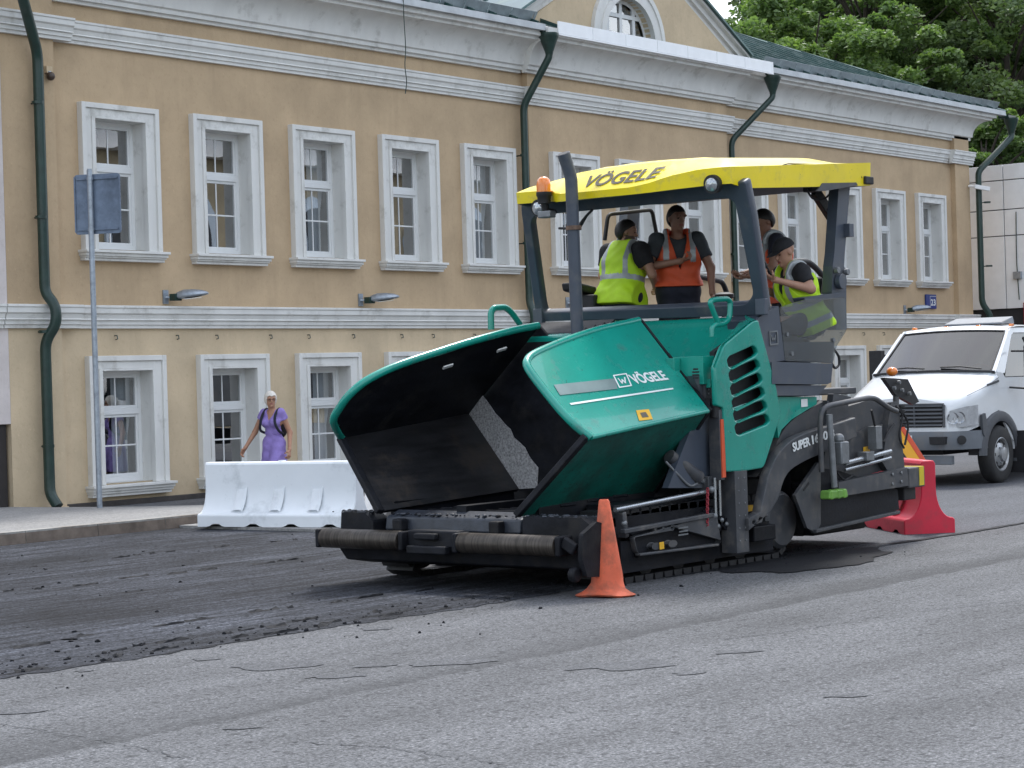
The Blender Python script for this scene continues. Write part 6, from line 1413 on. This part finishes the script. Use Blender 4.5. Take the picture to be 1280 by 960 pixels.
# ---------------------------------------------------------------- traffic cone
CONE = mat('faded orange cone rubber', (.66, .125, .055), .65, var=.15, scale=7, bmp=.25, bscale=25, dirt=(.26, .09, .055), dirt_amt=.5, dscale=6)
cp = at('Z', 0, 759, 744.5); tc_ = thing('traffic_cone', (cp[0], cp[1], 0), 'scuffed orange traffic cone standing beside the paver bumper', 'traffic cone')
g = G(); q = RAD(28)
prof = [(.20, .0), (.21, .012), (.17, .03), (.135, .055), (.122, .10), (.115, .16), (.040, .70), (.032, .715), (.024, .715), (.022, .70)]
g.lathe((cp[0], cp[1], .002), (0, 0, 1), prof, CONE, 40)
o = len(g.v)
for i in range(len(g.v)):
    x, y, z = g.v[i]; dx, dy = x-cp[0], y-cp[1]; r = math.hypot(dx, dy)
    if z < .06 and r > .13:
        a = math.atan2(dy, dx); k = 1+.10*math.sin(3*a+.5)+.06*math.sin(5*a+2); g.v[i] = (cp[0]+dx*k, cp[1]+dy*k, z+.014*max(0, math.sin(2*a+1))*(r > .16))
    else: g.v[i] = (x+.012*math.sin(z*5), y, z)
g.build('cone_body', tc_, smooth=50)
# sign pole seen from behind
sp = at('Y', 20.86, 125, 645); spx, spy = sp[0], 20.86; spz = pav_z(spx, spy)
ts = thing('sign_post', (spx, spy, spz), 'galvanised post on the pavement with a square road sign seen from behind', 'sign')
g = G(); g.cyl((spx, spy, spz-.05), (spx, spy, 4.50), .036, GALV, 18); g.cyl((spx, spy, 4.5), (spx, spy, 4.515), .030, GALV, 12); g.build('post', ts, smooth=40)
ca = RAD(10); ux_ = V(math.sin(RAD(-51))*0+.625, -.78, 0); ux_ = unit(V(.45, -.89, 0)); nb_ = np.cross(ux_, V(0, 0, 1)); nb_ = nb_ if nb_[0] > 0 else -nb_
c4 = [at('X', spx, *q) for q in ((94, 217), (147, 214), (148, 290), (95, 291))]; zc = 4.06; wd = .64
SIGNB = mat('grey sign back', (.155, .20, .275), .5, .3, var=.12, scale=12, dirt=(.11, .14, .19), dirt_amt=.4)
cc = V(spx, spy, zc)+nb_*.052+ux_*.08
plate('sign_panel', ts, rounded([(-wd/2, -.39), (wd/2, -.39), (wd/2, .39), (-wd/2, .39)], .05), [], cc, ux_, (0, 0, 1), .006, SIGNB, .001)
g = G()
for s in (-1, 1): g.bar(cc-nb_*.012+ux_*s*(wd/2-.01)-V(0, 0, .36), cc-nb_*.012+ux_*s*(wd/2-.01)+V(0, 0, .36), .014, .02, SIGNB, up=ux_)
for z in (-.33, .33): g.lathe((spx, spy, zc+z), (0, 0, 1), [(.042, -.02), (.042, .02)], GALV, 18); g.bar(cc-nb_*.012-ux_*.28+V(0, 0, z), cc-nb_*.012+ux_*.28+V(0, 0, z), .02, .028, SIGNB, up=nb_)
g.build('clamp', ts, smooth=35)
# facade fittings
def flood(x, y, z, label, yaw):
    t = thing('floodlight', (x, y, z), label, 'floodlight', 'floodlights on the house front')
    g = G(); g.box(x-.05, x+.05, y-.02, y+.0, z-.10, z+.10, GALV); g.box(x+.02, x+.16, y-.18, y-.07, z-.06, z+.04, PIPE); g.bar((x, y-.01, z), (x+.14, y-.16, z-.02), .03, .03, GALV); g.build('bracket', t, smooth=0)
    d = unit(V(math.cos(yaw), -math.sin(yaw), .08)); r = unit(np.cross(d, (0, 0, 1))); u = np.cross(r, d); c = V(x+.12, y-.17, z)
    rows = []
    for s, w_, h_ in ((-.05, .04, .05), (.0, .06, .075), (.08, .09, .095), (.22, .11, .085), (.34, .10, .06), (.41, .06, .03), (.43, .01, .008)):
        rows.append([c+d*s+r*w_*math.cos(a)+u*h_*math.sin(a)*(1 if math.sin(a) > 0 else .45) for a in np.linspace(0, 2*math.pi, 15)[:-1]])
    g = G(); g.loft(rows, GALV, closed=True, caps=True); g.build('housing', t, smooth=50)
    g = G(); e = [c+d*s-u*(.045)+r*w_ for s, w_ in ((.08, .07), (.33, .07), (.33, -.07), (.08, -.07))]; g.prism(e, -u*.008, LAMPW); g.build('lens', t, smooth=0)
flood(20.1, 22.5, 2.96, 'grey floodlight above the second ground-floor window from the left', RAD(50)); flood(24.25, 22.5, 2.96, 'grey floodlight between the third and fourth upper windows', RAD(50)); flood(29.6, 22.37, 2.96, 'grey floodlight just right of the middle downpipe, seen through the paver cab', RAD(50)); flood(42.7, 22.5, 2.93, 'grey floodlight below the last two upper windows near the house number', RAD(40))
t = thing('security_camera', (18.0, 22.38, 5.98), 'small brown camera high on the wall beside the left downpipe', 'camera'); g = G(); g.box(17.93, 18.03, 22.32, 22.38, 5.99, 6.08, STUCCO2); g.build('mount', t, smooth=0); g = G(); g.ball((17.98, 22.30, 5.94), .06, mat('brown plastic', (.06, .04, .03), .4)); g.cyl((17.98, 22.31, 5.95), (17.98, 22.33, 6.0), .03, GALV); g.build('dome', t, smooth=60)
t = thing('security_camera', (46.05, 22.3, 5.95), 'white camera at the right corner of the house beside the downpipe', 'camera'); g = G(); g.cyl((45.9, 22.36, 5.95), (45.9, 22.2, 5.93), .03, WHITEP, 8); g.build('mount', t); g = G(); g.bar((45.9, 22.2, 5.93), (46.1, 21.9, 5.85), .1, .1, WHITEP); g.build('housing', t, smooth=0, bevel=.01)
t = thing('house_number', (43.8, 22.5, 3.13), 'blue house number plate 23 under the last upper window', 'sign'); BLUE = mat('blue enamel', (.012, .035, .19), .3, var=.05)
n0, n1 = at('Y', 22.47, 1157, 369), at('Y', 22.47, 1169, 385); g = G(); g.box(n0[0], n1[0]+.05, 22.455, 22.497, n1[2]-.02, n0[2]+.02, BLUE); g.build('plate', t, smooth=0, bevel=.008)
xa = n0[0]+.22; lettering('lettering', t, '23', (xa, 22.452, n1[2]+.06), (xa+.24, 22.452, n1[2]+.06), .15, (0, 0, 1), WHITEL, bold=.02, thick=.003)
g = G(); zz0, zz1 = n1[2]+.02, n0[2]-.02
g.box(n0[0]+.19, n0[0]+.198, 22.451, 22.4545, zz0, zz1, WHITEL); g.box(n0[0]+.199, n1[0]+.02, 22.451, 22.4545, zz1-.008, zz1, WHITEL); g.build('border', t, smooth=0)
# red and white post with a stone behind the hopper
t = thing('bollard', (18.0, 17.0, 0), 'small red and white post half hidden behind the paver hopper', 'bollard'); bp_ = at('Y', 16.6, 461, 640); g = G(); g.cyl((bp_[0], 16.6, .0), (bp_[0], 16.6, .36), .045, WHITEP, 14); g.cyl((bp_[0], 16.6, .361), (bp_[0], 16.6, .62), .046, REDP, 14); t.location = (bp_[0], 16.6, 0); g.build('post', t); g = G(); g.box(bp_[0]-.16, bp_[0]+.16, 16.45, 16.75, .005, .05, PAVEM); g.build('base', t, smooth=0, bevel=.01)
# ---------------------------------------------------------------- light and camera
W = bpy.data.worlds.new('World'); SC.world = W; W.use_nodes = True; t = W.node_tree; bg = t.nodes['Background']
SUN_EL, SUN_AZ = RAD(57), RAD(24)       # direction towards the sun, measured from +X
sky = t.nodes.new('ShaderNodeTexSky'); sky.sky_type = 'NISHITA'; sky.sun_disc = False; sky.sun_elevation = SUN_EL; sky.sun_rotation = math.pi/2-SUN_AZ
sky.air_density = 1.2; sky.dust_density = 2.0
tc = t.nodes.new('ShaderNodeTexCoord'); nz = N(t, 'ShaderNodeTexNoise', Scale=2.6, Detail=7, Roughness=.55, Distortion=.3); mp = t.nodes.new('ShaderNodeMapping'); mp.inputs['Scale'].default_value = (1, 1, 1.6); mp.inputs['Location'].default_value = (.35, .8, .15)
t.links.new(tc.outputs['Generated'], mp.inputs[0]); t.links.new(mp.outputs[0], nz.inputs['Vector'])
cl = ramp(t, nz.outputs['Fac'], .44, .58, (.10,)*3, (1,)*3)
shade = ramp(t, noise(t, 5, 5), .3, .75, (.72, .75, .80), (1, 1, 1))
cloud = mixc(t, 1, (8.6, 8.8, 9.1), shade, 'MULTIPLY')
cm = t.nodes.new('ShaderNodeMix'); cm.data_type = 'RGBA'; t.links.new(cl, cm.inputs[0]); t.links.new(sky.outputs[0], cm.inputs[6]); t.links.new(cloud, cm.inputs[7])
for n in t.nodes:
    if n.type == 'MIX': n.clamp_result = False
t.links.new(cm.outputs[2], bg.inputs['Color']); bg.inputs['Strength'].default_value = .115
sun = bpy.data.lights.new('sun', 'SUN'); sun.energy = 1.5; sun.angle = RAD(12); sun.color = (1, .975, .94); so = bpy.data.objects.new('sun', sun); COL.objects.link(so)
d = Vector((math.cos(SUN_EL)*math.cos(SUN_AZ), math.cos(SUN_EL)*math.sin(SUN_AZ), math.sin(SUN_EL))); so.rotation_euler = d.to_track_quat('Z', 'Y').to_euler(); so.location = (0, 0, 30)
cam = bpy.data.cameras.new('camera'); cam.sensor_width = 36; cam.lens = 36*FPX/1280; cam.clip_end = 2000; cam.clip_start = .1
co = bpy.data.objects.new('camera', cam); COL.objects.link(co)
co.matrix_world = Matrix(((CR[0], CU[0], -CF[0], 0), (CR[1], CU[1], -CF[1], 0), (CR[2], CU[2], -CF[2], EYE[2]), (0, 0, 0, 1)))
SC.camera = co
SC.view_settings.view_transform = 'Standard'; SC.view_settings.look = 'None'; SC.view_settings.gamma = 1; SC.view_settings.exposure = 1.20; SC.view_settings.use_curve_mapping = False
SC.render.engine = 'CYCLES'; SC.cycles.use_denoising = True; SC.cycles.max_bounces = 8; SC.cycles.transparent_max_bounces = 12; SC.cycles.caustics_reflective = False; SC.cycles.caustics_refractive = False
SC.render.resolution_x, SC.render.resolution_y = 1024, 768
